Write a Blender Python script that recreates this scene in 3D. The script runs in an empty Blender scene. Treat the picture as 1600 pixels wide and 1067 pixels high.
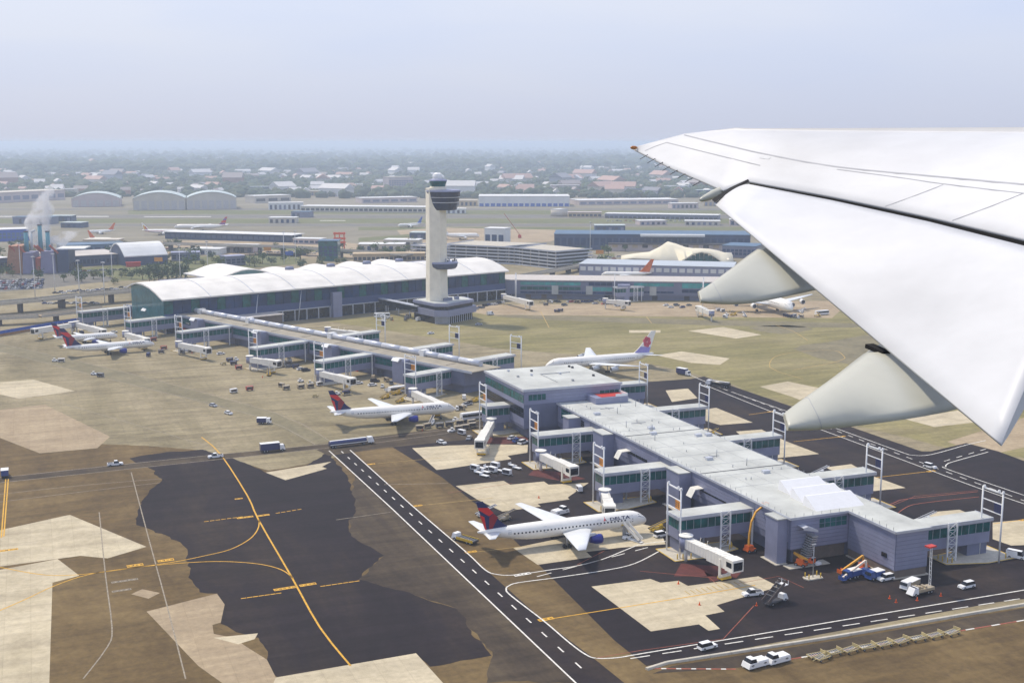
import bpy, math, random
from mathutils import Vector, Matrix
from math import sin, cos, pi, radians, sqrt, atan2
random.seed(7)
SC = bpy.context.scene
C = SC.collection

# ---------------------------------------------------------------- camera
# site frame: X runs across the near pier (along its gate fingers), Y runs along it away from the viewer, metres
EYE = 118.0; FOC = 1900.0; HOR = 222.0; HEAD = radians(21.5)
PITCH = math.atan((533.5 - HOR) / FOC)
cam = bpy.data.cameras.new('camera'); camo = bpy.data.objects.new('camera', cam); C.objects.link(camo)
cam.sensor_width = 36; cam.sensor_fit = 'HORIZONTAL'; cam.lens = 36 * FOC / 1600
cam.clip_start = 0.5; cam.clip_end = 120000
camo.location = (0, 0, EYE); camo.rotation_euler = (pi / 2 - PITCH, 0, -HEAD)
SC.camera = camo

# ---------------------------------------------------------------- sky and sun
SUN_EL = radians(56); SUN_AZ = radians(118)          # azimuth measured from +X towards +Y
w = bpy.data.worlds.new('World'); SC.world = w; w.use_nodes = True
nt = w.node_tree; nt.nodes.clear()
out = nt.nodes.new('ShaderNodeOutputWorld'); bg = nt.nodes.new('ShaderNodeBackground')
sky = nt.nodes.new('ShaderNodeTexSky'); sky.sky_type = 'NISHITA'; sky.sun_disc = False
sky.sun_elevation = SUN_EL; sky.sun_rotation = pi / 2 - SUN_AZ
sky.air_density = 1.0; sky.dust_density = 2.0; sky.ozone_density = 1.5
tc = nt.nodes.new('ShaderNodeTexCoord')
mp = nt.nodes.new('ShaderNodeMapping'); mp.inputs['Scale'].default_value = (1, 1, 5)
nz = nt.nodes.new('ShaderNodeTexNoise'); nz.inputs['Scale'].default_value = 1.6; nz.inputs['Detail'].default_value = 5; nz.inputs['Roughness'].default_value = .45
cr = nt.nodes.new('ShaderNodeValToRGB'); cr.color_ramp.elements[0].position = .32; cr.color_ramp.elements[1].position = .68
cr.color_ramp.elements[0].color = (3.35, 4.3, 6.9, 1); cr.color_ramp.elements[1].color = (5.3, 5.55, 6.5, 1)
sx = nt.nodes.new('ShaderNodeSeparateXYZ'); mr = nt.nodes.new('ShaderNodeMapRange'); mr.inputs['From Min'].default_value = 0; mr.inputs['From Max'].default_value = .13
lowmix = nt.nodes.new('ShaderNodeMix'); lowmix.data_type = 'RGBA'; lowmix.inputs['A'].default_value = (4.25, 4.55, 5.6, 1)     # greyer, hazier air low down
mx = nt.nodes.new('ShaderNodeMix'); mx.data_type = 'RGBA'; mx.inputs['Factor'].default_value = .86
bg.inputs['Strength'].default_value = .12
L = nt.links.new
L(tc.outputs['Generated'], mp.inputs['Vector']); L(mp.outputs[0], nz.inputs['Vector']); L(nz.outputs['Fac'], cr.inputs['Fac'])
L(sky.outputs[0], mx.inputs['A']); L(tc.outputs['Generated'], sx.inputs[0]); L(sx.outputs['Z'], mr.inputs['Value']); L(mr.outputs[0], lowmix.inputs['Factor']); L(cr.outputs[0], lowmix.inputs['B']); L(lowmix.outputs['Result'], mx.inputs['B']); L(mx.outputs['Result'], bg.inputs['Color']); L(bg.outputs[0], out.inputs['Surface'])
sl = bpy.data.lights.new('sun', 'SUN'); sl.energy = 3.0; sl.angle = radians(4); sl.color = (1, .90, .74)
so = bpy.data.objects.new('sun', sl); C.objects.link(so)
sd = Vector((cos(SUN_EL) * cos(SUN_AZ), cos(SUN_EL) * sin(SUN_AZ), sin(SUN_EL)))
so.rotation_euler = sd.to_track_quat('Z', 'Y').to_euler(); so.location = (0, 0, 400)
SC.view_settings.view_transform = 'Standard'; SC.view_settings.look = 'None'
SC.view_settings.exposure = 0.32; SC.view_settings.gamma = 1
SC.render.engine = 'CYCLES'
SC.cycles.use_denoising = True; SC.cycles.max_bounces = 5; SC.cycles.diffuse_bounces = 3; SC.cycles.glossy_bounces = 2
SC.cycles.volume_bounces = 1; SC.cycles.transparent_max_bounces = 8; SC.cycles.volume_max_steps = 64

# ---------------------------------------------------------------- helpers
_c, _s = cos(PITCH), sin(PITCH); _ch, _sh = cos(HEAD), sin(HEAD)
def G(px, py, z=0.0):
    "photo reading -> the point of the site at height z on that line of sight (surveying the ground plan)"
    a = (px - 800) / FOC; b = -(py - 533.5) / FOC
    d = (a, _c + b * _s, -_s + b * _c); t = (z - EYE) / d[2]
    x, y = d[0] * t, d[1] * t
    return Vector((x * _ch + y * _sh, -x * _sh + y * _ch, z))
def R(px, py, dep):
    "point at a given depth from the eye (used for the wing beside the window)"
    a = (px - 800) / FOC; b = -(py - 533.5) / FOC
    d = (a, _c + b * _s, -_s + b * _c)
    x, y, z = d[0] * dep, d[1] * dep, d[2] * dep
    return Vector((x * _ch + y * _sh, -x * _sh + y * _ch, z + EYE))

MATS = {}
def mat(name, col, rough=.6, metal=0., var=.12, scale=.6, bump=0., spec=.4, dirt=None, stretch=None, alpha=None):
    if name in MATS: return MATS[name]
    m = bpy.data.materials.new(name); m.use_nodes = True; n = m.node_tree; b = n.nodes['Principled BSDF']
    b.inputs['Roughness'].default_value = rough; b.inputs['Metallic'].default_value = metal; b.inputs['Specular IOR Level'].default_value = spec
    g = n.nodes.new('ShaderNodeNewGeometry'); src = g.outputs['Position']
    if stretch:
        mp = n.nodes.new('ShaderNodeMapping'); mp.inputs['Scale'].default_value = stretch; n.links.new(src, mp.inputs['Vector']); src = mp.outputs[0]
    t = n.nodes.new('ShaderNodeTexNoise'); t.inputs['Scale'].default_value = scale; t.inputs['Detail'].default_value = 6; t.inputs['Roughness'].default_value = .62
    n.links.new(src, t.inputs['Vector'])
    r = n.nodes.new('ShaderNodeValToRGB'); e = r.color_ramp.elements; e[0].position = .3; e[1].position = .7
    d = dirt or tuple(c * (1 - 1.6 * var) for c in col)
    e[0].color = (*d, 1); e[1].color = (*[min(1, c * (1 + var)) for c in col], 1)
    n.links.new(t.outputs['Fac'], r.inputs['Fac']); n.links.new(r.outputs[0], b.inputs['Base Color'])
    if bump:
        bp = n.nodes.new('ShaderNodeBump'); bp.inputs['Strength'].default_value = bump; bp.inputs['Distance'].default_value = .05
        n.links.new(t.outputs['Fac'], bp.inputs['Height']); n.links.new(bp.outputs[0], b.inputs['Normal'])
    MATS[name] = m; return m

def basis(d):
    d = Vector(d).normalized(); a = Vector((0, 0, 1)) if abs(d.z) < .95 else Vector((1, 0, 0))
    u = d.cross(a).normalized(); return u, d.cross(u).normalized()
class MB:
    def __init__(s): s.v = []; s.f = []; s.mi = []; s.sm = []
    def add(s, vs, fs, mi=0, sm=False):
        o = len(s.v); s.v += [tuple(p) for p in vs]
        for f in fs: s.f.append([i + o for i in f]); s.mi.append(mi); s.sm.append(sm)
        return s
    def bx(s, x0, x1, y0, y1, z0, z1, mi=0):
        vs = [(x, y, z) for z in (z0, z1) for y in (y0, y1) for x in (x0, x1)]
        return s.add(vs, [(0, 2, 3, 1), (4, 5, 7, 6), (0, 1, 5, 4), (2, 6, 7, 3), (0, 4, 6, 2), (1, 3, 7, 5)], mi)
    def tap(s, x0, x1, y0, y1, z0, z1, ix0=0, ix1=0, iy=0, mi=0):
        "box whose top is drawn in"
        vs = [(x0, y0, z0), (x1, y0, z0), (x1, y1, z0), (x0, y1, z0), (x0 + ix0, y0 + iy, z1), (x1 - ix1, y0 + iy, z1), (x1 - ix1, y1 - iy, z1), (x0 + ix0, y1 - iy, z1)]
        return s.add(vs, [(3, 2, 1, 0), (4, 5, 6, 7), (0, 1, 5, 4), (1, 2, 6, 5), (2, 3, 7, 6), (3, 0, 4, 7)], mi)
    def bar(s, p, q, wd, ht=None, mi=0):
        p = Vector(p); q = Vector(q); u, v = basis(q - p); ht = ht or wd
        u = u * wd / 2; v = v * ht / 2
        vs = [p - u - v, p + u - v, p + u + v, p - u + v, q - u - v, q + u - v, q + u + v, q - u + v]
        return s.add(vs, [(0, 1, 2, 3), (7, 6, 5, 4), (0, 4, 5, 1), (1, 5, 6, 2), (2, 6, 7, 3), (3, 7, 4, 0)], mi)
    def cyl(s, p, q, r0, r1=None, n=12, mi=0, sm=True):
        r1 = r0 if r1 is None else r1; p = Vector(p); q = Vector(q); u, v = basis(q - p)
        vs = []
        for c, r in ((p, r0), (q, r1)):
            vs += [c + (u * cos(2 * pi * i / n) + v * sin(2 * pi * i / n)) * r for i in range(n)]
        s.add(vs, [(i, (i + 1) % n, n + (i + 1) % n, n + i) for i in range(n)], mi, sm)
        o = len(s.v) - 2 * n
        s.f += [[o + i for i in range(n)][::-1], [o + n + i for i in range(n)]]; s.mi += [mi, mi]; s.sm += [False, False]
        return s
    def prism(s, poly, z0, z1, mi=0):
        n = len(poly); vs = [(p[0], p[1], z0) for p in poly] + [(p[0], p[1], z1) for p in poly]
        return s.add(vs, [tuple(range(n))[::-1], tuple(range(n, 2 * n))] + [(i, (i + 1) % n, n + (i + 1) % n, n + i) for i in range(n)], mi)
    def loft(s, rings, closed=True, caps=True, mi=0, sm=True, mfun=None):
        n = len(rings[0]); vs = [p for r in rings for p in r]; fs = []; o = len(s.v)
        s.v += [tuple(p) for p in vs]
        for k in range(len(rings) - 1):
            for i in range(n if closed else n - 1):
                j = (i + 1) % n
                s.f.append([o + k * n + i, o + k * n + j, o + (k + 1) * n + j, o + (k + 1) * n + i]); s.sm.append(sm)
                s.mi.append(mfun(k, i) if mfun else mi)
        if caps and closed:
            s.f.append([o + i for i in range(n)][::-1]); s.f.append([o + (len(rings) - 1) * n + i for i in range(n)]); s.mi += [mi, mi]; s.sm += [False, False]
        return s
    def poly(s, pts, mi=0): return s.add(pts, [tuple(range(len(pts)))], mi)
    def xf(s, M, start=0):
        s.v = s.v[:start] + [tuple(M @ Vector(p)) for p in s.v[start:]]; return s
    def mesh(s, name, mats):
        me = bpy.data.meshes.new(name); me.from_pydata(s.v, [], s.f)
        for m in (mats if isinstance(mats, (list, tuple)) else [mats]): me.materials.append(m)
        me.polygons.foreach_set('material_index', s.mi); me.polygons.foreach_set('use_smooth', s.sm)
        me.update(); return me
    def ob(s, name, mats, parent=None, **k):
        return link(name, s.mesh(name, mats), parent, **k)
def link(name, me, parent=None, loc=None, rz=0, rot=None):
    o = bpy.data.objects.new(name, me); C.objects.link(o); o.parent = parent
    if loc is not None: o.location = loc
    if rot is not None: o.rotation_euler = rot
    elif rz: o.rotation_euler = (0, 0, rz)
    return o
def tag(o, label, cat, group=None):
    o['label'] = label; o['category'] = cat
    if group: o['group'] = group
    return o
def thing(name, label, cat, loc=(0, 0, 0), rz=0, group=None):
    o = bpy.data.objects.new(name, None); C.objects.link(o); o.empty_display_size = .5
    o.location = loc; o.rotation_euler = (0, 0, rz)
    return tag(o, label, cat, group)
KIDS = {}
def copy_tree(o, parent=None):
    c = o.copy(); C.objects.link(c); c.parent = parent
    for ch in o.children: copy_tree(ch, c)
    return c
PROTO = {}
def place(key, build, loc, rz, label, cat, group=None, sc=None):
    "first call builds the thing with its parts, later calls copy it"
    if key not in PROTO: r = build(); PROTO[key] = r
    else: r = copy_tree(PROTO[key])
    r.location = loc; r.rotation_euler = (0, 0, rz)
    r['label'] = label; r['category'] = cat
    if group: r['group'] = group
    elif 'group' in r.keys(): del r['group']
    return r
def struct(o, kind='structure'): o['kind'] = kind; return o
def text_mesh(s, size):
    cu = bpy.data.curves.new('lettering', 'FONT'); cu.body = s; cu.size = size; cu.align_x = 'CENTER'; cu.resolution_u = 3; cu.offset = .02
    t = bpy.data.objects.new('lettering', cu); C.objects.link(t); bpy.context.view_layer.update()
    dg = bpy.context.evaluated_depsgraph_get(); me = bpy.data.meshes.new_from_object(t.evaluated_get(dg))
    bpy.data.objects.remove(t); bpy.data.curves.remove(cu); return me

# ---------------------------------------------------------------- materials
white = mat('white_paint', (.8, .8, .78), .35, var=.05, scale=.8)
offwhite = mat('off_white_paint', (.72, .70, .62), .5, var=.08)
lav = mat('lavender_metal_cladding', (.27, .285, .4), .45, .25, var=.07, scale=.25)
lavd = mat('grey_metal_cladding', (.17, .185, .27), .5, .2, var=.08, scale=.25)
roofm = mat('roof_membrane', (.475, .485, .45), .7, var=.16, scale=.09)
rooft = mat('gravel_roof', (.31, .275, .21), .85, var=.15, scale=.15)
trim = mat('pale_metal_trim', (.55, .57, .62), .4, .3, var=.06)
glass = mat('teal_glazing', (.004, .10, .098), .2, 0, var=.4, scale=.3, spec=.3)
glassb = mat('blue_glazing', (.007, .04, .12), .15, 0, var=.35, scale=.12, spec=.4)
glassd = mat('dark_glazing', (.01, .013, .02), .12, 0, var=.3, spec=.4)
dark = mat('dark_rubber', (.02, .02, .022), .8, var=.2)
shade = mat('dark_steel', (.05, .05, .06), .6, var=.2)
brown = mat('brown_masonry', (.17, .135, .11), .8, var=.12, scale=.5)
conc = mat('kerb_concrete', (.48, .44, .36), .85, var=.12, scale=.7)
creamc = mat('cream_concrete', (.80, .74, .60), .8, var=.07, scale=.2)
yellow = mat('yellow_paint', (.62, .40, .03), .5, var=.1)
orange = mat('orange_paint', (.7, .27, .02), .5, var=.1)
redp = mat('red_paint', (.5, .035, .02), .5, var=.1)
bluep = mat('blue_paint', (.02, .09, .42), .45, var=.1)
navy = mat('navy_paint', (.008, .012, .09), .35, var=.1)
steel = mat('galvanised_steel', (.42, .43, .44), .45, .5, var=.1)
tyre = dark
def volmat(name, dens, col, aniso=.2):
    m = bpy.data.materials.new(name); m.use_nodes = True; n = m.node_tree
    n.nodes.remove(n.nodes['Principled BSDF']); v = n.nodes.new('ShaderNodeVolumePrincipled')
    v.inputs['Color'].default_value = (*col, 1); v.inputs['Density'].default_value = dens; v.inputs['Anisotropy'].default_value = aniso
    n.links.new(v.outputs[0], n.nodes['Material Output'].inputs['Volume']); return m, v, n
# ================================================================ GROUND
def gmat(name, stops, scale, stretch=(1, 1, 1), rough=.9, fine=.9, bump=.0, fmix=.35, streaks=(), slab=0):
    "ground cover: large patches plus fine grain and streaks, in site coordinates"
    m = bpy.data.materials.new(name); m.use_nodes = True; n = m.node_tree; b = n.nodes['Principled BSDF']
    b.inputs['Roughness'].default_value = rough; b.inputs['Specular IOR Level'].default_value = .25
    g = n.nodes.new('ShaderNodeNewGeometry')
    mp = n.nodes.new('ShaderNodeMapping'); mp.inputs['Scale'].default_value = stretch; n.links.new(g.outputs['Position'], mp.inputs['Vector'])
    t = n.nodes.new('ShaderNodeTexNoise'); t.inputs['Scale'].default_value = scale; t.inputs['Detail'].default_value = 10; t.inputs['Roughness'].default_value = .7; t.inputs['Distortion'].default_value = .4
    n.links.new(mp.outputs[0], t.inputs['Vector'])
    t2 = n.nodes.new('ShaderNodeTexNoise'); t2.inputs['Scale'].default_value = fine; t2.inputs['Detail'].default_value = 5; t2.inputs['Roughness'].default_value = .7
    n.links.new(g.outputs['Position'], t2.inputs['Vector'])
    r = n.nodes.new('ShaderNodeValToRGB'); el = r.color_ramp.elements
    while len(el) < len(stops): el.new(.5)
    for e, (p, c) in zip(el, stops): e.position = p; e.color = (*c, 1)
    n.links.new(t.outputs['Fac'], r.inputs['Fac'])
    r2 = n.nodes.new('ShaderNodeValToRGB'); r2.color_ramp.elements[0].position = .25; r2.color_ramp.elements[1].position = .75
    r2.color_ramp.elements[0].color = (.45, .45, .45, 1); r2.color_ramp.elements[1].color = (1.45, 1.45, 1.45, 1)
    n.links.new(t2.outputs['Fac'], r2.inputs['Fac'])
    src = r.outputs[0]
    for ang, fac in streaks:       # rubber and oil streaks along the directions of travel
        m3 = n.nodes.new('ShaderNodeMapping'); m3.inputs['Rotation'].default_value = (0, 0, ang); m3.inputs['Scale'].default_value = (.022, .17, 1); n.links.new(g.outputs['Position'], m3.inputs['Vector'])
        t3 = n.nodes.new('ShaderNodeTexNoise'); t3.inputs['Scale'].default_value = 1.0; t3.inputs['Detail'].default_value = 7; t3.inputs['Distortion'].default_value = .6; t3.inputs['Roughness'].default_value = .6; n.links.new(m3.outputs[0], t3.inputs['Vector'])
        r3 = n.nodes.new('ShaderNodeValToRGB'); r3.color_ramp.elements[0].position = .36; r3.color_ramp.elements[1].position = .6
        r3.color_ramp.elements[0].color = (.5, .48, .48, 1); r3.color_ramp.elements[1].color = (1.08, 1.08, 1.06, 1); n.links.new(t3.outputs['Fac'], r3.inputs['Fac'])
        x3 = n.nodes.new('ShaderNodeMix'); x3.data_type = 'RGBA'; x3.blend_type = 'MULTIPLY'; x3.inputs['Factor'].default_value = fac
        n.links.new(src, x3.inputs['A']); n.links.new(r3.outputs[0], x3.inputs['B']); src = x3.outputs['Result']
    if slab:                       # tone of single poured bays and their sealed joints
        bt = n.nodes.new('ShaderNodeTexBrick'); bt.offset = 0; bt.inputs['Scale'].default_value = 1 / slab; bt.inputs['Mortar Size'].default_value = .018; bt.inputs['Brick Width'].default_value = 1; bt.inputs['Row Height'].default_value = 1
        bt.inputs['Color1'].default_value = (.88, .87, .86, 1); bt.inputs['Color2'].default_value = (1.1, 1.1, 1.09, 1); bt.inputs['Mortar'].default_value = (.72, .7, .68, 1); n.links.new(g.outputs['Position'], bt.inputs['Vector'])
        x4 = n.nodes.new('ShaderNodeMix'); x4.data_type = 'RGBA'; x4.blend_type = 'MULTIPLY'; x4.inputs['Factor'].default_value = .34
        n.links.new(src, x4.inputs['A']); n.links.new(bt.outputs['Color'], x4.inputs['B']); src = x4.outputs['Result']
    mx = n.nodes.new('ShaderNodeMix'); mx.data_type = 'RGBA'; mx.blend_type = 'MULTIPLY'; mx.inputs['Factor'].default_value = fmix
    n.links.new(src, mx.inputs['A']); n.links.new(r2.outputs[0], mx.inputs['B']); n.links.new(mx.outputs['Result'], b.inputs['Base Color'])
    return m
M_land = gmat('far_land', [(.3, (.035, .055, .03)), (.48, (.06, .075, .045)), (.56, (.15, .14, .12)), (.7, (.05, .07, .04))], .004, fine=.03, fmix=.6)
M_field = gmat('airfield', [(.3, (.13, .125, .07)), (.5, (.2, .175, .12)), (.7, (.26, .23, .17))], .003, (.25, 2.2, 1), fine=.02)
M_apron = gmat('apron_concrete', [(.28, (.165, .138, .075)), (.45, (.25, .21, .122)), (.6, (.325, .272, .168)), (.75, (.215, .182, .1))], .022, (1, .35, 1), fine=.45, fmix=.5, slab=7.6, streaks=((radians(66), .5), (0, .25)))
M_brown = gmat('brown_asphalt', [(.3, (.075, .047, .018)), (.5, (.14, .093, .037)), (.7, (.215, .15, .064))], .03, (1, .3, 1), fine=.5, fmix=.55, streaks=((radians(-75), .5), (radians(5), .25)))
M_olive = gmat('olive_apron', [(.3, (.16, .145, .055)), (.5, (.235, .205, .085)), (.7, (.29, .245, .125))], .02, (.5, 1, 1), fine=.4, fmix=.5, slab=7.6, streaks=((radians(20), .5),))
M_dark = gmat('new_asphalt', [(.3, (.009, .006, .009)), (.5, (.018, .012, .015)), (.72, (.045, .031, .022))], .03, (1, .3, 1), fine=.6, fmix=.6, streaks=((radians(-75), .6), (0, .4)))
M_darkb = gmat('worn_asphalt', [(.3, (.035, .025, .018)), (.5, (.068, .05, .032)), (.72, (.11, .082, .047))], .05, (1.6, .22, 1), fine=.6, fmix=.55, streaks=((radians(90), .7),))
M_conc = gmat('pale_concrete', [(.3, (.41, .35, .235)), (.5, (.51, .44, .305)), (.7, (.58, .505, .36))], .05, (1, .6, 1), fine=.5, fmix=.35, slab=6.1, streaks=((0, .28), (radians(90), .2)))
M_tan = gmat('tan_concrete', [(.3, (.29, .22, .14)), (.5, (.36, .28, .18)), (.7, (.42, .335, .22))], .04, (1, .5, 1), fine=.5, fmix=.4, slab=6.1, streaks=((0, .35),))
M_grass = gmat('dry_grass', [(.3, (.085, .095, .03)), (.5, (.13, .135, .05)), (.7, (.17, .16, .075))], .02, (.4, 1.5, 1), fine=.15)
M_road = gmat('road_asphalt', [(.3, (.12, .11, .095)), (.5, (.15, .14, .12)), (.7, (.19, .175, .15))], .05, fine=.3)
M_red = gmat('red_stand_paint', [(.3, (.07, .022, .02)), (.6, (.12, .034, .03))], .2, fine=.6)
def linemat(name, col, wear=.35):
    return mat(name, col, .8, var=.22, scale=.9, dirt=tuple(c * (1 - wear) for c in col))
LW = linemat('white_line_paint', (.68, .66, .6)); LY = linemat('yellow_line_paint', (.62, .34, .03)); LR = linemat('red_line_paint', (.3, .085, .05))
LF = linemat('faded_line_paint', (.3, .255, .19), .5); M_stain = gmat('stained_concrete', [(.3, (.13, .112, .066)), (.5, (.185, .16, .094)), (.7, (.24, .205, .122))], .05, fine=.4, fmix=.5); LYF = linemat('faded_yellow_paint', (.42, .29, .09))

S = 42000
ground = struct(MB().poly([(-S, -S, -.06), (S, -S, -.06), (S, S, -.06), (-S, S, -.06)]).ob('ground', M_land))
fd = [G(-500, 296), G(1700, 296), G(1700, 420), G(-500, 420)]
airfield = struct(MB().poly([(p.x, p.y, -.03) for p in fd]).ob('airfield', M_field))
ap = [(-500, 60), (900, 60), (1150, 700), (820, 1150), (560, 1000), (300, 1330), (-500, 1330)]
apron = struct(MB().poly([(x, y, 0) for x, y in ap]).ob('apron', M_apron))
def patch(name, pts, m, z, parent=None):
    q = [G(*p) for p in pts]
    return MB().poly([(p.x, p.y, z) for p in q]).ob(name, m, parent or apron)
def rounded(pts, n=4):
    out = []
    k = len(pts)
    for i in range(k):
        p0, p1, p2, p3 = (Vector(pts[(i + j - 1) % k]) for j in range(4))
        for t in [j / n for j in range(n)]:
            out.append(tuple(.5 * ((2 * p1) + (p2 - p0) * t + (2 * p0 - 5 * p1 + 4 * p2 - p3) * t * t + (3 * p1 - p0 - 3 * p2 + p3) * t ** 3)))
    return out
MB().poly([(141, 240, .0205), (231, 258, .0205), (231, 446, .0205), (150, 446, .0205), (141, 330, .0205)]).ob('stand_asphalt', M_dark, apron)
MB().poly([(219, 246, .0207), (300, 246, .0207), (300, 500, .0207), (222, 500, .0207)]).ob('stand_asphalt', M_dark, apron)
def rough(pts, step=5, amp=.9, seed=1):
    "breaks a pavement edge into short uneven bites"
    r = random.Random(seed); q = [G(*p) for p in pts]; out = []
    for a, c in zip(q, q[1:] + q[:1]):
        n = max(1, int((c - a).length / step)); nn = Vector((-(c - a).y, (c - a).x, 0)).normalized()
        off = 0
        for k in range(n):
            off = off * .75 + r.gauss(0, amp * .5) if 0 < k else 0
            out.append(a.lerp(c, k / n) + nn * off * min(1, 4 * (1 - k / n)))
    return out
def rpatch(name, pts, m, z, step=2.2, amp=.8, seed=1):
    return MB().poly([(p.x, p.y, z) for p in rough(pts, step, amp, seed)]).ob(name, m, apron)
# broad grounds
rpatch('brown_pavement', [(-300, 1300), (-300, 700), (0, 680), (120, 690), (300, 702), (420, 735), (510, 720), (560, 700), (660, 693), (760, 740), (860, 830), (1000, 950), (1060, 1030), (1600, 948), (1900, 905), (1900, 1300)], M_brown, .010)
rpatch('olive_pavement', [(500, 500), (800, 480), (1080, 488), (1330, 480), (1500, 560), (1640, 640), (1640, 720), (1480, 700), (1300, 655), (1110, 590), (980, 560), (780, 545)], M_olive, .010)
patch('tan_stand', [(690, 478), (1100, 472), (1330, 470), (1300, 497), (1000, 494), (760, 492)], M_tan, .014)
# asphalt
rpatch('new_asphalt_patch', list([(202, 716), (260, 706), (316, 702), (376, 721), (414, 738), (470, 735), (512, 706), (540, 740), (556, 780), (545, 830), (600, 868), (560, 905), (640, 925), (712, 950), (731, 980), (768, 1024), (672, 1041), (650, 1022), (434, 1058), (417, 1030), (404, 996), (345, 974), (351, 946), (339, 927), (312, 925), (297, 892), (293, 858), (282, 847), (213, 820), (225, 778), (253, 751), (229, 729)]), M_dark, .024)
rpatch('worn_asphalt_patch', [(556, 740), (620, 800), (760, 930), (905, 1067), (760, 1067), (770, 1024), (731, 980), (712, 950), (560, 905), (600, 868), (545, 835)], M_darkb, .020)
patch('stand_asphalt', [(606, 694), (690, 684), (735, 650), (780, 690), (830, 720), (900, 760), (1050, 860), (1230, 890), (1640, 830), (1900, 830), (1900, 900), (1560, 940), (1010, 1040), (960, 1000), (840, 880), (760, 800), (690, 745), (640, 715)], M_dark, .022)
patch('service_road', [(514, 704), (613, 795), (897, 1064), (985, 1150), (1080, 1150), (930, 1030), (850, 970), (728, 862), (644, 790), (547, 702)], M_dark, .026)
patch('junction_asphalt', [(495, 703), (520, 690), (700, 668), (760, 655), (745, 685), (600, 700), (514, 712)], M_darkb, .027)
patch('far_stand_asphalt', [(960, 600), (1080, 592), (1100, 588), (1310, 660), (1460, 712), (1640, 770), (1900, 850), (1900, 905), (1560, 890), (1400, 850), (1200, 760)], M_dark, .0215)
patch('crossing_asphalt', [(1405, 705), (1455, 705), (1510, 692), (1560, 705), (1640, 735), (1640, 790), (1528, 762)], M_dark, .0235)
patch('taxiway_asphalt', [(1480, 690), (1640, 640), (1640, 690), (1540, 712)], M_tan, .018)
patch('stained_asphalt', rounded([(760, 492), (900, 494), (1100, 500), (1330, 505), (1330, 512), (1100, 508), (860, 500)], 2), M_stain, .018)
patch('stained_asphalt', rounded([(1170, 512), (1230, 508), (1270, 514), (1220, 522)], 2), M_stain, .018)
patch('stained_asphalt', rounded([(1290, 535), (1400, 520), (1420, 560), (1330, 570), (1240, 545)], 2), M_stain, .018)
patch('worn_asphalt_patch', [(1020, 1052), (1050, 1040), (1300, 1001), (1640, 943), (1640, 962), (1160, 1042)], M_darkb, .028)
patch('worn_road', [(-40, 529), (0, 537), (200, 583), (430, 645), (514, 688), (492, 694), (400, 650), (190, 597), (0, 549), (-40, 541)], M_stain, .026)
patch('worn_road', [(-40, 751), (0, 746), (330, 711), (515, 693), (510, 700), (320, 720), (0, 754), (-40, 759)], M_darkb, .028)
# pale concrete stands
for pts in [
    [(0, 597), (52, 593), (117, 611), (30, 623), (0, 616)], [(0, 828), (109, 804), (229, 854), (168, 872), (126, 868), (0, 885)],
    [(-80, 905), (90, 873), (124, 899), (82, 910), (76, 1100), (-80, 1100)],
    [(415, 738), (518, 721), (503, 729), (511, 732), (446, 750)],
    [(644, 700), (700, 696), (770, 694), (825, 695), (824, 707), (793, 712), (799, 717), (700, 732), (682, 734)],
    [(712, 759), (787, 751), (797, 757), (850, 752), (857, 757), (920, 754), (887, 777), (890, 780), (840, 787), (845, 791), (785, 799), (747, 781)],
    [(802, 856), (870, 842), (990, 815), (1030, 825), (1040, 850), (972, 855), (916, 862), (925, 870), (840, 882)],
    [(924, 916), (1016, 904), (1032, 910), (1060, 907), (1075, 915), (1185, 900), (1217, 916), (1120, 945), (1132, 955), (1102, 961), (1125, 982), (1107, 985), (1092, 975), (1017, 986)],
    [(1075, 517), (1130, 511), (1190, 523), (1150, 529)], [(983, 520), (983, 516), (1032, 516), (1032, 520)],
    [(1025, 555), (1065, 549), (1140, 560), (1125, 570), (1080, 567)], [(1187, 604), (1231, 596), (1285, 607), (1250, 625), (1238, 620)],
    [(1085, 642), (1119, 637), (1176, 660), (1125, 664), (1095, 655)], [(1150, 674), (1190, 671), (1230, 690), (1280, 709), (1200, 717)],
    [(1290, 730), (1330, 725), (1365, 744), (1415, 762), (1365, 767)], [(1454, 800), (1499, 796), (1523, 806), (1430, 815)],
    [(1551, 816), (1640, 808), (1640, 850), (1580, 852), (1551, 842)], [(1415, 655), (1497, 641), (1522, 660), (1460, 667)],
    [(1040, 610), (1075, 607), (1090, 622), (1050, 628)],
]: patch('concrete_stand', pts, M_conc, .032)
patch('concrete_stand', rounded([(229, 955), (339, 927), (351, 944), (345, 972), (332, 976), (334, 990), (365, 996), (385, 1010), (417, 1030), (431, 1058), (430, 1100), (380, 1090), (310, 1040)], 1), M_tan, .031)
patch('concrete_stand', [(431, 1058), (650, 1020), (700, 1075), (700, 1130), (400, 1130)], M_conc, .033)
patch('concrete_stand', [(334, 996), (403, 989), (398, 998), (372, 1006)], M_conc, .034)
patch('concrete_stand', [(0, 640), (70, 632), (172, 682), (152, 700), (62, 708), (0, 684)], M_tan, .030)
patch('concrete_stand', [(205, 928), (222, 920), (250, 926), (232, 935)], M_tan, .030)
for pts in [[(1053, 900), (1064, 880), (1120, 884), (1160, 892), (1150, 903), (1118, 900)], [(825, 742), (835, 733), (880, 738), (915, 748), (880, 752)], [(757, 692), (765, 683), (825, 682), (825, 690), (785, 694)], [(1100, 892), (1130, 905), (1110, 908)]]:
    patch('red_stand_marking', pts, M_red, .036)
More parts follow.
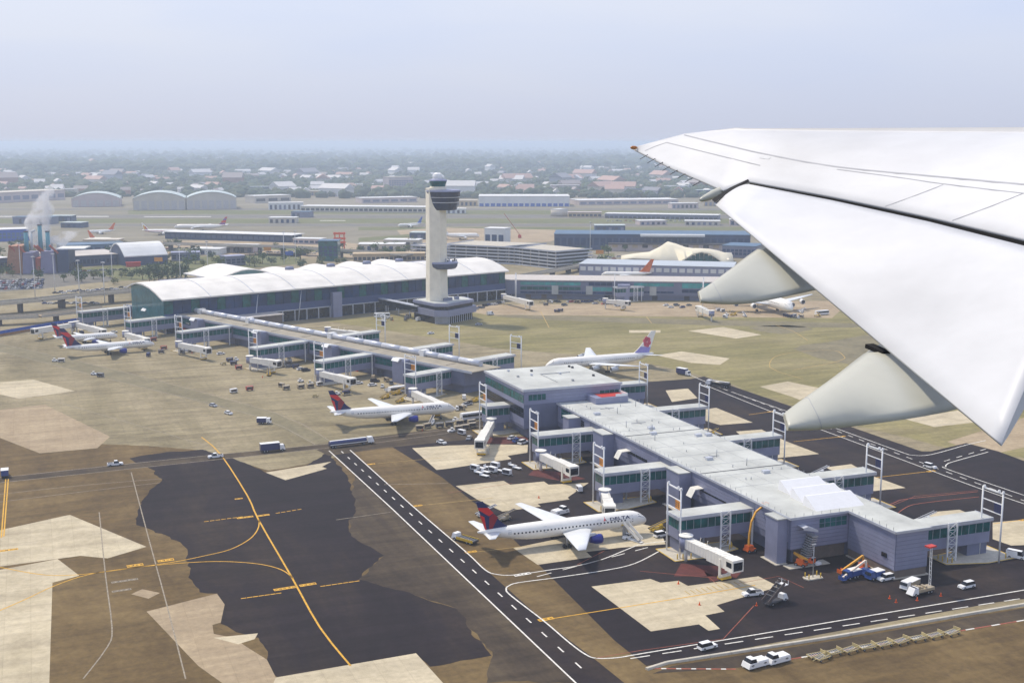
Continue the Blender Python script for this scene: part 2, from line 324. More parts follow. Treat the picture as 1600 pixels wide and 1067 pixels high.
# painted lines -------------------------------------------------
def pline(pts, wd, m, z=.05, name='painted_line', px=True):
    q = [G(*p) if px else Vector((p[0], p[1], 0)) for p in pts]; b = MB(); Lp = []; Rp = []
    for i, p in enumerate(q):
        d = (q[min(i + 1, len(q) - 1)] - q[max(i - 1, 0)]).normalized(); nn = Vector((-d.y, d.x, 0)) * wd / 2
        Lp.append((p.x + nn.x, p.y + nn.y, z)); Rp.append((p.x - nn.x, p.y - nn.y, z))
    n = len(q); b.add(Lp + Rp, [(i, n + i, n + i + 1, i + 1) for i in range(n - 1)])
    return b.ob(name, m, apron)
def dashes(p, q, n, ln, wd, m, z=.05):
    a, b2 = G(*p), G(*q); d = (b2 - a).normalized(); nn = Vector((-d.y, d.x, 0)) * wd / 2
    for i in range(n):
        c = a.lerp(b2, (i + .5) / n); s0, s1 = c - d * ln / 2, c + d * ln / 2
        MB().poly([(*(s0 - nn).xy, z), (*(s1 - nn).xy, z), (*(s1 + nn).xy, z), (*(s0 + nn).xy, z)]).ob('painted_dash', m, apron)
def smooth(pts, n=4):
    out = []
    for i in range(len(pts) - 1):
        p0 = Vector(pts[max(i - 1, 0)]); p1 = Vector(pts[i]); p2 = Vector(pts[i + 1]); p3 = Vector(pts[min(i + 2, len(pts) - 1)])
        for t in [j / n for j in range(n)]:
            out.append(tuple(.5 * ((2 * p1) + (p2 - p0) * t + (2 * p0 - 5 * p1 + 4 * p2 - p3) * t * t + (3 * p1 - p0 - 3 * p2 + p3) * t ** 3)))
    return out + [tuple(pts[-1])]
pline([(514, 704), (613, 795), (897, 1064), (960, 1122)], .42, LW)
pline(smooth([(547, 703), (644, 790), (728, 862), (758, 890), (776, 897), (804, 898), (860, 890), (900, 884), (940, 874), (980, 858), (1003, 850), (1042, 845)]), .42, LW)
pline(smooth([(1030, 861), (992, 880), (950, 890), (870, 902), (810, 910), (795, 915), (791, 920), (798, 930), (850, 970), (890, 1004), (915, 1022), (932, 1028), (965, 1027), (1007, 1020), (1200, 988), (1397, 955), (1640, 915)]), .42, LW)
dashes((530, 702), (918, 1052), 23, 3.2, .4, LW)
dashes((830, 903), (1020, 853), 5, 5, .4, LW)
dashes((975, 1030), (1640, 928), 15, 5, .4, LW)
for p in [[(1100, 601), (1205, 643), (1315, 683), (1528, 762), (1640, 800)], [(1070, 582), (1134, 609), (1300, 667), (1405, 705), (1427, 711), (1455, 710), (1510, 695), (1540, 688)], [(1544, 706), (1490, 721), (1480, 725), (1478, 729), (1486, 735), (1640, 787)]]:
    pline(smooth(p), .42, LW)
dashes((1110, 600), (1640, 797), 30, 3.4, .4, LW)
dashes((1470, 722), (1545, 700), 4, 4, .4, LW)
for p in [[(0, 746), (330, 711), (515, 693), (700, 671), (770, 664)], [(0, 754), (320, 720), (510, 700), (600, 690), (735, 672)], [(0, 549), (190, 597), (400, 650), (492, 694)], [(0, 537), (200, 583), (430, 645), (514, 688)]]:
    pline(smooth(p, 3), .4, LF)
for p in [[(67, 622), (200, 660), (325, 697)], [(0, 772), (130, 758), (252, 748)], [(0, 784), (130, 768), (250, 754)], [(205, 738), (232, 840), (262, 950), (290, 1060)], [(155, 800), (165, 900), (175, 980), (168, 1010), (130, 1060)], [(700, 755), (600, 757)], [(525, 812), (610, 800)]]:
    pline(smooth(p, 3), .34, LF)
for p in [[(315, 683), (345, 710), (387, 775), (404, 812), (455, 900), (500, 980), (548, 1040)]]:
    pline(smooth(p, 3), .5, LY)
pline(smooth([(405, 812), (403, 826), (390, 842), (360, 858), (320, 868), (270, 878), (200, 888), (130, 897), (70, 898), (0, 886)]), .38, LY)
pline(smooth([(458, 903), (440, 890), (405, 881), (350, 877), (290, 879), (215, 886), (140, 897), (85, 915), (40, 936), (-20, 962)]), .38, LY)
for a, b2, n in [((318, 815), (380, 807), 7), ((430, 802), (472, 795), 5), ((376, 935), (440, 926), 7), ((500, 916), (562, 907), 7)]: dashes(a, b2, n, 1.4, .45, LY)
def ybox(px, py, ln, wd, ang=radians(4), m=LY):
    c = G(px, py); u = Vector((cos(ang), sin(ang), 0)); n = Vector((-sin(ang), cos(ang), 0))
    o = MB().poly([(*(c + u * a * ln / 2 + n * b * wd / 2).xy, .046) for a, b in ((-1, -1), (1, -1), (1, 1), (-1, 1))]).ob('painted_board', m, apron)
    b = MB()
    k = max(2, int(ln / 1.1))
    for i in range(k):
        x = -ln / 2 + (i + .5) * ln / k
        for s, t in ((-.25, .5), (.22, .8 if i % 2 else .4)):
            p = c + u * (x + s * .8)
            b.poly([(*(p + u * a * .13 + n * e * wd * .33 * t).xy, .056) for a, e in ((-1, -1), (1, -1), (1, 1), (-1, 1))])
    b.ob('painted_character', M_darkb, apron)
for a in [(373, 779, 2.6, 1.2), (383, 808, 5.2, 1.5), (411, 805, 4.2, 1.5), (445, 919, 6, 1.6), (481, 913, 4.6, 1.6), (211, 883, 4.5, 2), (259, 875, 4.5, 2), (14, 859, 5, 1.6)]: ybox(*a)
ybox(195, 907, 7, 1.3, m=LF); ybox(190, 922, 5, 1.2, m=LF)
for p in [[(9, 748), (2, 840)], [(13, 748), (6, 838)]]: pline(p, .4, LY)
pline([(864, 966), (1077, 932), (1180, 914)], .4, LY); ybox(853, 967, 4.2, 1.6)
pline([(660, 789), (770, 778)], .3, LYF); ybox(652, 790, 3.4, 1.4); pline([(590, 724), (690, 715)], .3, LYF); ybox(580, 725, 3, 1.3)
pline([(745, 862), (830, 852)], .3, LYF); ybox(736, 862, 3.6, 1.5)
for a, b2 in [((1455, 736), (1368, 746)), ((1315, 682), (1240, 690)), ((1205, 643), (1170, 648)), ((1600, 812), (1552, 818))]:
    pline([a, b2], .35, LY); ybox(a[0], a[1], 3.6, 1.3)
for p in [[(1203, 574), (1203, 566), (1212, 557), (1236, 551), (1269, 548), (1305, 548), (1318, 556), (1318, 561), (1295, 568), (1240, 578)], [(1203, 574), (1220, 582), (1255, 592)], [(1212, 508), (1240, 518), (1262, 532)], [(845, 487), (858, 512)], [(1010, 495), (1018, 505)]]:
    pline(smooth(p), .5, LYF)
for p in [[(1256, 918), (1217, 900), (1150, 912)], [(1178, 946), (1130, 998), (1000, 1016), (930, 1028)], [(1120, 912), (1108, 902), (1000, 892)], [(902, 882), (945, 860)], [(700, 770), (800, 755)], [(1380, 795), (1430, 775), (1528, 766)]]:
    pline(p, .2, LR)
pline(smooth([(1376, 795), (1400, 784), (1420, 779), (1528, 768)], 3), .35, LR); pline(smooth([(1398, 806), (1415, 793), (1440, 786), (1530, 776)], 3), .35, LR)
for k in range(22):     # stand stop bars on the nearest stand
    t = k / 21; a = G(1080 + 90 * t, 930 - 17 * t)
    if k % 2 == 0: MB().bx(a.x - .15, a.x + .15, a.y + .4, a.y + 3.4, .045, .05).ob('painted_dash', LYF, apron)
for k in range(18):
    a, b2 = G(1010, 1044), G(1150, 1045); p, q = a.lerp(b2, k / 18), a.lerp(b2, (k + 1) / 18)
    MB().bar((p.x, p.y, .05), (q.x, q.y, .05), .5, .02).ob('painted_dash', LR if k % 3 else LW, apron)
for k in range(34):
    a, b2 = G(1160, 1042), G(1640, 962); p, q = a.lerp(b2, k / 34), a.lerp(b2, (k + 1) / 34)
    MB().bar((p.x, p.y, .05), (q.x, q.y, .05), .5, .02).ob('painted_dash', LR if k % 3 else LW, apron)
ybox(816, 897, 5, 1.6, m=LW)
# long concrete barrier along the bottom road
bar_t = thing('concrete_barrier', 'long low pale concrete barrier beside the road at the bottom right', 'barrier')
bp = [G(1010, 1046), G(1042, 1036), G(1300, 996), G(1640, 938)]
bm = None
for a, b2 in zip(bp[:-1], bp[1:]):
    d = b2 - a; n = max(1, int(d.length / 5))
    for k in range(n):
        p, q = a.lerp(b2, k / n), a.lerp(b2, (k + .985) / n); l = (q - p).length
        MB().loft([[(x, -.55, 0), (x, .55, 0), (x, .45, .3), (x, .35, .5), (x, -.35, .5), (x, -.45, .3)] for x in (0, l)], sm=False).ob('barrier_block', conc, bar_t, loc=p, rz=atan2(d.y, d.x))
# airfield: runways and grass
for nm, y0, y1, x0, x1, m in [('runway', 336, 341, -400, 1700, M_road), ('taxiway', 350, 353.5, -400, 1700, M_road), ('runway', 326, 328.5, -400, 1500, M_road)]:
    o = patch(nm, [(x0, y0), (x1, y0), (x1, y1), (x0, y1)], m, .05, airfield)
for y0, y1, x0, x1 in [(342, 349, -400, 1700), (355, 360, 560, 1700), (329, 335, 200, 1700), (343, 348, 700, 1400)]:
    patch('grass_strip', [(x0, y0), (x1, y0), (x1, y1), (x0, y1)], M_grass, .04 + (x0 == 700) * .01, airfield)
patch('runway_stripe', [(-400, 338), (170, 338), (170, 339), (-400, 339)], LW, .09, airfield)
patch('runway_stripe', [(225, 338.5), (330, 338.5), (330, 339.2), (225, 339.2)], LW, .09, airfield)
patch('runway_stripe', [(500, 344.6), (540, 344.6), (540, 345.2), (500, 345.2)], LW, .09, airfield)
patch('tan_ground', [(620, 360), (700, 356), (900, 360), (860, 378), (640, 384)], M_tan, .06, airfield)
patch('tan_ground', [(230, 378), (460, 372), (640, 388), (640, 408), (420, 400), (240, 398)], M_tan, .02)
patch('grass_verge', [(-200, 424), (120, 420), (330, 400), (470, 395), (470, 412), (300, 428), (220, 438), (-200, 450)], M_grass, .02)
patch('car_park', [(-200, 426), (90, 424), (150, 428), (190, 437), (60, 452), (-200, 470)], M_road, .03)
# ================================================================ NEAR PIER
def panels(parent, axis, c, a0, a1, z0, z1, m, out, h=1.15, name='cladding_panel', gap=.09):
    "horizontal metal cladding courses with recessed joints; axis 'x' wall runs along x at y=c, 'y' wall along y at x=c; out=+-1 outward"
    n = max(1, round((z1 - z0) / h)); hh = (z1 - z0) / n; t = .12
    for k in range(n):
        za, zb = z0 + k * hh + gap / 2, z0 + (k + 1) * hh - gap / 2
        b = MB()
        lo, hi = sorted((c + out * .002, c + out * t))
        if axis == 'x': b.bx(a0, a1, lo, hi, za, zb)
        else: b.bx(lo, hi, a0, a1, za, zb)
        b.ob(name, m, parent)
pier = thing('pier_building', 'long flat grey-roofed pier of lavender metal cladding ending near the lower right', 'terminal', (0, 0, 0))
PH = 13.6
x0, x1, y0, y1 = 194, 224.5, 278, 442
b = MB()
b.bx(x0, x1, y0, y1, 4.2, PH - .2); b.bx(x0 + 1.5, x1 - 1.5, y0 + 1.5, y1, 0, 4.3)
b.bx(213.6, 224.4, 257.2, y0 - .01, 2.4, PH - .2); b.bx(214, 224.2, 257.6, y0 - .01, 0, 2.5)
b.ob('wall', lavd, pier)
# roof slabs
MB().bx(x0 - .5, x1 + .5, y0 - .5, y1, PH - .2, PH + .1).ob('roof', roofm, pier)
MB().bx(213, 225, 256.7, y0 - .52, PH - .2, PH + .09).ob('roof', roofm, pier)
for yy in (327.5, 381): MB().bx(x0 - .4, x1 + .4, yy - .18, yy + .18, PH + .1, PH + .22).ob('expansion_joint', shade, pier)
for k, yy in enumerate(range(284, 440, 13)):
    if yy > 305 or yy < 282: MB().bx(x0 - .3, x1 + .3, yy, yy + .12, PH + .1, PH + .14).ob('roof_seam', steel, pier)
for xx in (201.5, 209, 216.5): MB().bx(xx, xx + .1, 308, 440, PH + .1, PH + .135).ob('roof_seam', steel, pier)
# parapet edge trims
for a in [(x0 - .62, x0 - .5, y0 - .6, y1, PH - .5, PH + .2), (x1 + .5, x1 + .62, y0 - .6, y1, PH - .5, PH + .2), (x0 - .62, 213, y0 - .62, y0 - .5, PH - .5, PH + .2), (212.88, 213, 256.6, y0 - .64, PH - .5, PH + .2), (212.88, 225.1, 256.55, 256.7, PH - .5, PH + .2)]:
    MB().bx(*a).ob('parapet_trim', trim, pier)
rl = MB()
for yy in range(280, 442, 3):
    rl.bx(x0 - .2, x0 - .12, yy, yy + .09, PH + .1, PH + 1.1); rl.bx(x1 + .1, x1 + .18, yy, yy + .09, PH + .1, PH + 1.1)
for yy in range(258, 278, 3): rl.bx(213.2, 213.3, yy, yy + .09, PH + .1, PH + 1.1)
for xx in range(195, 213, 3): rl.bx(xx, xx + .09, y0 - .3, y0 - .2, PH + .1, PH + 1.1)
struct(rl.ob('railing_posts', steel, pier), 'stuff')
# skylight vaults: three white wedges
for k in range(3):
    ya = 303.5 - k * 8.2
    b = MB().add([(206.5 - k * 1.2, ya - 6.6, PH + .1), (221.5 - k * .3, ya - 6.6, PH + .1), (221.5 - k * .3, ya, PH + .1), (206.5 - k * 1.2, ya, PH + .1), (207 - k * 1.2, ya - .7, PH + 2.9), (221 - k * .3, ya - .7, PH + 2.9), (221 - k * .3, ya, PH + 2.9), (207 - k * 1.2, ya, PH + 2.9)],
        [(3, 2, 1, 0), (4, 5, 6, 7), (0, 1, 5, 4), (1, 2, 6, 5), (2, 3, 7, 6), (3, 0, 4, 7)]).ob('skylight', mat('skylight_white', (.72, .72, .72), .4, var=.03), pier)
# rooftop units, vents
random.seed(3)
for k in range(34):
    xx, yy = random.uniform(198, 221), random.uniform(312, 436)
    if k < 7: MB().bx(xx, xx + 2.4, yy, yy + 1.5, PH + .1, PH + 1.0).ob('roof_unit', trim, pier)
    else: MB().cyl((xx, yy, PH + .1), (xx, yy, PH + random.choice((.8, 1, 2.6))), .13, n=6).ob('vent_pipe', steel, pier)
for yy in (345, 398, 425): MB().bx(205, 211, yy, yy + .25, PH + .1, PH + .3).bx(208, 208.25, yy - 2, yy + 2, PH + .1, PH + .3).ob('roof_conduit', steel, pier)
# cladding on the visible walls
for a, c in ((279, 296), (305, 347), (356, 402), (411, 441.5)): panels(pier, 'y', x0, a, c, 6.2, PH - .55, lav, -1, 1.2)
panels(pier, 'x', y0, x0 + .05, 213.4, 4.4, PH - .55, lav, -1, 1.15)
panels(pier, 'y', 213.6, 257.3, y0 - .25, 2.6, PH - .55, lav, -1, 1.15)
panels(pier, 'x', 257.2, 213.7, 224.35, 2.6, PH - .55, lav, -1, 1.15)
MB().bx(213.2, 225, 256.9, 278, 0.0, .35).ob('footing', conc, pier)
MB().bx(213.75, 224.3, 257.3, 257.5, .35, 2.4).ob('masonry_base', brown, pier)
MB().bx(213.65, 213.95, 257.35, 277.8, .35, 2.4).ob('masonry_base', brown, pier)
MB().bx(196, 213.5, 279.3, 279.45, 0, 4.1).ob('masonry_base', brown, pier)
def wstrip(parent, axis, c, a0, a1, z0, z1, out, n, m=None, rows=1):
    for r in range(rows):
        for k in range(n):
            p = a0 + (a1 - a0) * k / n + .12; q = a0 + (a1 - a0) * (k + 1) / n - .12
            za = z0 + (z1 - z0) * r / rows + .08; zb = z0 + (z1 - z0) * (r + 1) / rows - .08
            lo, hi = sorted((c + out * .13, c + out * .19)); bb = MB()
            if axis == 'x': bb.bx(p, q, lo, hi, za, zb)
            else: bb.bx(lo, hi, p, q, za, zb)
            bb.ob('window_pane', m or glass, parent)
wstrip(pier, 'x', y0, 203.4, 212.9, 9.6, 12.4, -1, 5, rows=2)
wstrip(pier, 'y', x0, 424, 438, 8.2, 12.4, -1, 4, rows=3)
wstrip(pier, 'y', x0, 416, 420, 9, 11.6, -1, 1, glassd, 3)
wstrip(pier, 'y', x0, 337, 341, 9, 12, -1, 1, glassd, 3)
wstrip(pier, 'y', x0, 312, 330, 8.0, 8.7, -1, 4, glassd)
wstrip(pier, 'y', x0, 364, 382, 8.0, 9.2, -1, 4, glassd)
MB().bx(213.2, 213.45, 260.5, 262.6, 5.2, 6.4).ob('louvre', glassd, pier)
# projecting stair bays on the left wall
for ya, yb, xa, zz in ((333.5, 342, 189.3, 12.4), (390, 398.5, 189.3, 12.4), (419, 424.5, 188.6, 12.4), (279.4, 285.5, 190.6, 12.9)):
    bt = MB().bx(xa, x0 - .15, ya, yb, 0, zz).ob('stair_bay', lav, pier)
    MB().bx(xa - .25, x0 - .7, ya - .25, yb + .25, zz, zz + .35).ob('bay_roof', roofm, bt)
    MB().bx(xa - .9, xa + 3, ya - 1, yb + .8, 0, .18).ob('bay_kerb', conc, bt)
# exterior stair canopies
def canopy(parent, x, y, z):
    n = MB().add([(x, y, z), (x + 3.4, y - .2, z + .2), (x + 3.4, y + 3.4, z + .2), (x, y + 3.4, z), (x - 1.5, y, z - 2.6), (x - 1.5, y + 3.4, z - 2.6), (x + 3.4, y - .2, z - .1), (x, y, z - .3), (x - 1.5, y, z - 2.9)],
                 [(0, 1, 2, 3), (4, 0, 3, 5), (0, 7, 6, 1), (0, 4, 8, 7)]).ob('stair_canopy', offwhite, parent)
canopy(pier, 191, 326, 9.2); canopy(pier, 190.5, 377, 9.2)
# near corner stair at the end wall
st = MB()
for k in range(14):
    t = k / 13; st.bx(199.2 - 3 * t, 201 - 3 * t, y0 - 2.9 - .4, y0 - .2, 8.2 * (1 - t), 8.4 * (1 - t) + .18)
st.ob('outside_stair', steel, pier)
MB().add([(197.6, y0 - 3.2, 11.6), (201, y0 - 3.2, 10.2), (201, y0 - .2, 10.2), (197.6, y0 - .2, 11.6), (196, y0 - 3.2, 11.3), (196, y0 - .2, 11.3), (201, y0 - 3.2, 9.6), (196, y0 - 3.2, 10.8)], [(0, 1, 2, 3), (4, 0, 3, 5), (4, 7, 6, 1, 0)]).ob('stair_canopy', trim, pier)
MB().bx(191.5, 214, 270.3, y0 + 1.4, 0, .2).ob('footing', conc, pier) if False else None
MB().bx(191.5, 205, 274.2, 277.6, .01, .22).ob('footing', conc, pier)
# mid block
blk = thing('pier_block', 'taller square pier block with pale roof and teal window bands between the two concourses', 'terminal', (0, 0, 0))
BX0, BX1, BY0, BY1, BZ = 179.5, 222.4, 442.5, 487, 19.7
MB().bx(BX0, BX1, BY0, BY1, 4, BZ).bx(BX0 + 2, BX1 - 2, BY0 + 1, BY1 - 2, 0, 4.1).ob('wall', lavd, blk)
MB().bx(BX0 - .5, BX1 + .5, BY0 - .5, BY1 + .5, BZ, BZ + .4).ob('roof', roofm, blk)
MB().bx(BX0 - .62, BX0 - .5, BY0 - .62, BY1 + .5, BZ - .4, BZ + .55).bx(BX0 - .5, BX1 + .62, BY0 - .62, BY0 - .5, BZ - .4, BZ + .55).ob('parapet_trim', trim, blk)
panels(blk, 'x', BY0, BX0, BX1, 13.8, BZ - .45, lav, -1, 1.3)
panels(blk, 'y', BX0, BY0, BY1, 12.6, 14.4, lav, -1, .9); panels(blk, 'y', BX0, BY0, BY1, 17.8, BZ - .45, lav, -1, .8); panels(blk, 'y', BX0, BY0, BY1, 5, 8.2, lav, -1, 1.05)
wstrip(blk, 'y', BX0, BY0 + .3, BY1 - .3, 14.5, 17.7, -1, 16); wstrip(blk, 'y', BX0, BY0 + .3, BY1 - .3, 8.4, 12.4, -1, 16, glassd, 2)
wstrip(blk, 'x', BY0, 181.3, 189, 15.4, 17.9, -1, 4); wstrip(blk, 'x', BY0, 213, 222, 15.2, 17.4, -1, 4)
for k in range(9):
    xx, yy = random.uniform(184, 218), random.uniform(446, 482); MB().bx(xx, xx + .9, yy, yy + .9, BZ + .4, BZ + 1.2).ob('roof_vent', random.choice((steel, shade, trim)), blk)
MB().bx(198, 198.2, 452, 470, BZ + .41, BZ + .7).bx(198, 212, 469.8, 470, BZ + .41, BZ + .7).ob('roof_conduit', steel, blk)
# red stair well beside the block
MB().bx(207, 221.5, 433.5, 441.8, PH + .1, PH + 2.6).ob('stair_enclosure', lav, blk)
MB().bx(210, 221, 434.4, 441.2, PH + 2.6, PH + 2.75).ob('red_stair_deck', redp, blk)
MB().bx(216, 221.4, 433.6, 433.75, PH + 2.7, PH + 3.7).bx(221.3, 221.45, 433.7, 441.5, PH + 2.7, PH + 3.7).ob('stair_rail', white, blk)

# ---------------------------------------------------------------- gate fingers and gantries
def build_finger(Ln, flip=1):
    r = thing('gate_finger', '', 'gate', (0, 0, 0)); X = lambda a: a * flip
    def B(x0, x1, y0, y1, z0, z1, nm, m, p=r):
        a, c = sorted((X(x0), X(x1))); return MB().bx(a, c, y0, y1, z0, z1).ob(nm, m, p)
    B(-.4, Ln, -.4, 6.9, 10.5, 10.95, 'roof', roofm)
    MB().bx(*sorted((X(-.6), X(Ln))), -.6, -.4, 10.1, 11.1).bx(*sorted((X(-.6), X(-.4))), -.4, 6.9, 10.1, 11.1).ob('fascia', trim, r)
    B(.25, Ln, .25, 6.25, 3.9, 10.5, 'corridor', glassd)
    B(0, Ln, 0, .24, 9.7, 10.5, 'head_panel', lav); B(0, Ln, 0, .24, 3.7, 6.9, 'lower_wall', lav)
    B(0, .24, .25, 6.5, 3.7, 6.9, 'end_wall', lav); B(0, Ln, 6.26, 6.5, 3.7, 10.5, 'rear_wall', lav)
    B(0, .24, .25, 6.5, 9.7, 10.5, 'end_wall', lav)
    B(0, Ln, .3, 6.2, 3.6, 3.9, 'floor', shade)
    B(.4, 7.5, .5, 6, 0, 3.6, 'ground_room', lavd)
    n = int(Ln / 2.4)
    for k in range(n):
        B(k * Ln / n + .05, (k + 1) * Ln / n - .05, .06, .14, 6.95, 9.65, 'window_pane', glass)
    for k in range(3): B(.06, .14, .3 + k * 2.06, .3 + (k + 1) * 2.06 - .16, 6.95, 9.65, 'window_pane', glass)
    mu = MB()
    for k in range(n + 1):
        mu.bx(*sorted((X(k * Ln / n - .06), X(k * Ln / n + .06))), .02, .2, 6.9, 9.7)
    struct(mu.ob('mullions', trim, r), 'stuff')
    # lattice mast and columns
    xm = 13.2
    ms = MB()
    for a in (0, 3.1): ms.bx(*sorted((X(xm + a - .19), X(xm + a + .19))), -1.5, -1.12, 0, 11.6)
    ms.ob('mast_legs', white, r)
    ds = MB()
    for k in range(5):
        z = 1 + k * 2.1; ds.bar((X(xm), -1.3, z), (X(xm + 3.1), -1.3, z), .14).bar((X(xm), -1.3, z), (X(xm + 3.1), -1.3, z + 2.1), .1).bar((X(xm + 3.1), -1.3, z), (X(xm), -1.3, z + 2.1), .1)
    ds.ob('mast_bracing', white, r)
    for a in (Ln - 2.2,): B(a - .22, a + .22, -1.1, -.7, 0, 10.6, 'column', white)
    for a in (2, 10, 18):
        B(a - .3, a + .3, 3, 3.6, 0, 3.6, 'support_post', steel)
    k = [(X(-4.5), -6), (X(6), -6.5), (X(18), -3.2), (X(18), 4), (X(-4.5), 5.5)]
    if flip < 0: k = k[::-1]
    MB().prism(k, .01, .22).ob('kerb_island', conc, r)
    e = MB()
    for p, q in zip(k, k[1:] + k[:1]): e.bar((p[0], p[1], .24), (q[0], q[1], .24), .3, .06)
    e.ob('yellow_kerb_edge', yellow, r)
    return r
def build_gantry(flip=1, signm=None):
    r = thing('gate_gantry', '', 'gantry', (0, 0, 0))
    for y in (-4.1, 3.7):
        MB().cyl((0, y, 0), (0, y, 20.6), .25, n=8).ob('leg', white, r)
    for z in (20.2, 17, 14): MB().bar((0, -4.1, z), (0, 3.7, z), .34 if z > 20 else .24).ob('crossbar', white, r)
    sg = MB().bx(-.12, .12, -3.6, -1.0, 14.3, 16.8).ob('sign_board', signm or orange, r)
    d = MB()
    for yy in (-3.1, -2.2, -1.5):
        for z in (14.9, 15.55, 16.2): d.bx(-.16, -.125, yy, yy + .42, z, z + .16)
        d.bx(-.16, -.125, yy, yy + .12, 14.9, 16.3)
    d.ob('sign_mark', shade, sg)
    for y in (-4.1, -2.5, 3.2): MB().tap(-.35, .35, y - .3, y + .3, 20.4, 21, .1, .1, .1).ob('flood_lamp', white, r)
    return r
CONN_O = Vector((185, 535, 0)); CD = Vector((-.393, .92, 0)); CN = Vector((-.92, -.393, 0)); CROT = radians(23.1)
gates = []
ordl = ['nearest the pier end', 'second from the pier end', 'third from the pier end', 'beside the tall block']
for k, yf in enumerate((297.6, 348, 403, 457.6)):
    key = 'fingL'
    place(('finger', 27, 1), lambda: build_finger(26.4 if True else 0), (169.3, yf, 0), 0, 'glazed gate finger on the left of the near pier, ' + ordl[k], 'gate', 'gate fingers of the near pier')
    place(('gantry', 1), build_gantry, (167.4, yf + .1, 0), 0, 'white gantry with orange sign left of the near pier, ' + ordl[k], 'gantry', 'gate gantries with orange signs')
ordr = ['at its very end', 'second from the end', 'third from the end', 'fourth from the end', 'at the square block']
for k, yf in enumerate((264.4, 317, 371.3, 425, 478)):
    place(('finger', 27, -1), lambda: build_finger(28.3, -1), (252.9 - (0 if k < 3 else 0), yf, 0), 0, 'glazed gate finger on the right of the near pier, ' + ordr[k], 'gate', 'gate fingers of the near pier')
    place(('gantry', -1), lambda: build_gantry(-1, navy), (254.6 - 4.5, yf - 3, 0), 0, 'white gantry with blue sign right of the near pier, ' + ordr[k], 'gantry', 'gate gantries with blue signs')
cl = ['nearest the tall block', 'second from the tall block', 'third from the tall block', 'fourth from the tall block', 'fifth from the tall block', 'farthest from the tall block']
for k, (dd, nn) in enumerate(((7.4, 23.4), (67.2, 31.7), (124, 33), (201, 32.6), (261, 33), (321, 35))):
    p = CONN_O + CD * dd + CN * nn
    place(('finger', 33, 1), lambda: build_finger(32.5), p, CROT, 'teal glazed gate finger of the diagonal concourse, ' + cl[k], 'gate', 'gate fingers of the diagonal concourse')
    q = p + CN * 2
    place(('gantry', 1), build_gantry, q, CROT, 'white gantry with orange sign, diagonal concourse, ' + cl[k], 'gantry', 'gate gantries with orange signs')
for k, dd in enumerate((15, 62, 125)):
    p = CONN_O + CD * dd - CN * 50
    place(('finger', 33, -1), lambda: build_finger(32.5, -1), p, CROT, 'gate finger on the rear side of the diagonal concourse, ' + cl[k], 'gate', 'rear gate fingers')
    place(('gantry', -1), lambda: build_gantry(-1, navy), p - CN * 1 , CROT, 'white gantry behind the diagonal concourse, ' + cl[k], 'gantry', 'gate gantries behind the concourse')
# bollards round the kerb islands
def build_bollard():
    r = MB().cyl((0, 0, 0), (0, 0, 1.5), .17, n=6).ob('bollard', yellow); return r
for yf, s, xb, nm in [(297.6, 1, 169.3, 'nearest left gate finger'), (348, 1, 169.3, 'second left gate finger'), (403, 1, 169.3, 'third left gate finger'), (264.4, -1, 252.9, 'end gate finger on the right')]:
    for dx, dy in ((-3, -4.6), (-1.5, -5.2), (1, -5.4), (15.5, -2.6), (16.6, -2), (17.2, -.6), (17.2, 1.2)):
        place('bollard', build_bollard, (xb + s * dx, yf + dy, .2), 0, 'short yellow bollard on the kerb island below the ' + nm, 'bollard', 'bollards below the ' + nm)

# ---------------------------------------------------------------- diagonal concourse
con = thing('diagonal_concourse', 'long low diagonal concourse with gravel roof and a silver roof duct', 'terminal', CONN_O, CROT)
# local frame: x to the rear, y away from the viewer
MB().bx(0, 18, -2, 330, 4, 11.3).bx(2, 16, 0, 328, 0, 4.1).ob('wall', lavd, con)
MB().bx(-.5, 18.5, -8, 330.5, 11.3, 11.7).ob('roof', rooft, con)
MB().bx(-.65, -.5, -8, 330.5, 10.8, 11.95).ob('fascia', trim, con)
for a in range(0, 330, 15): MB().cyl((12.6, a, 13), (12.6, a + 14.8, 13), 1.5, n=14).ob('roof_duct', trim, con)
for a in (40, 118, 200, 255): MB().bx(10.5, 14.7, a, a + 3, 11.7, 14.8).ob('duct_collar', white, con)
for a in range(0, 330, 30): MB().bx(3, 9, a + 14, a + 14.3, 11.7, 11.85).ob('roof_seam', brown, con)
segs = [(17, 66), (77, 123), (134, 200), (211, 260), (271, 320)]
for a, c in segs:
    panels(con, 'y', 0, a, c, 4.4, 6.2, lav, -1, .9); panels(con, 'y', 0, a, c, 10, 10.8, lav, -1, .8)
    m = (a + c) / 2
    wstrip(con, 'y', 0, a + .5, m - 5, 6.4, 9.9, -1, 6, rows=2); wstrip(con, 'y', 0, m + 5, c - .5, 6.4, 9.9, -1, 6, rows=2)
    t = MB().bx(-5, -.13, m - 4.2, m + 4.2, 0, 11.9).ob('stair_bay', lav, con)
    MB().add([(-5.6, m - 2.6, 12.9), (-1, m - 2.6, 12.2), (-1, m + 2.6, 12.2), (-5.6, m + 2.6, 12.9), (-7, m - 2.6, 11.4), (-7, m + 2.6, 11.4), (-5.6, m - 2.6, 12.2), (-7, m - 2.6, 10.8), (-1, m - 2.6, 11.9)], [(0, 1, 2, 3), (4, 0, 3, 5), (4, 7, 6, 0), (0, 6, 8, 1)]).ob('bay_hood', white, t)
    for q in (a + 3, m - 9, m + 7, c - 5): MB().bx(-.06, -.01, q, q + 3, 0, 3.6).ob('service_door', random.choice((brown, shade, redp)), con)
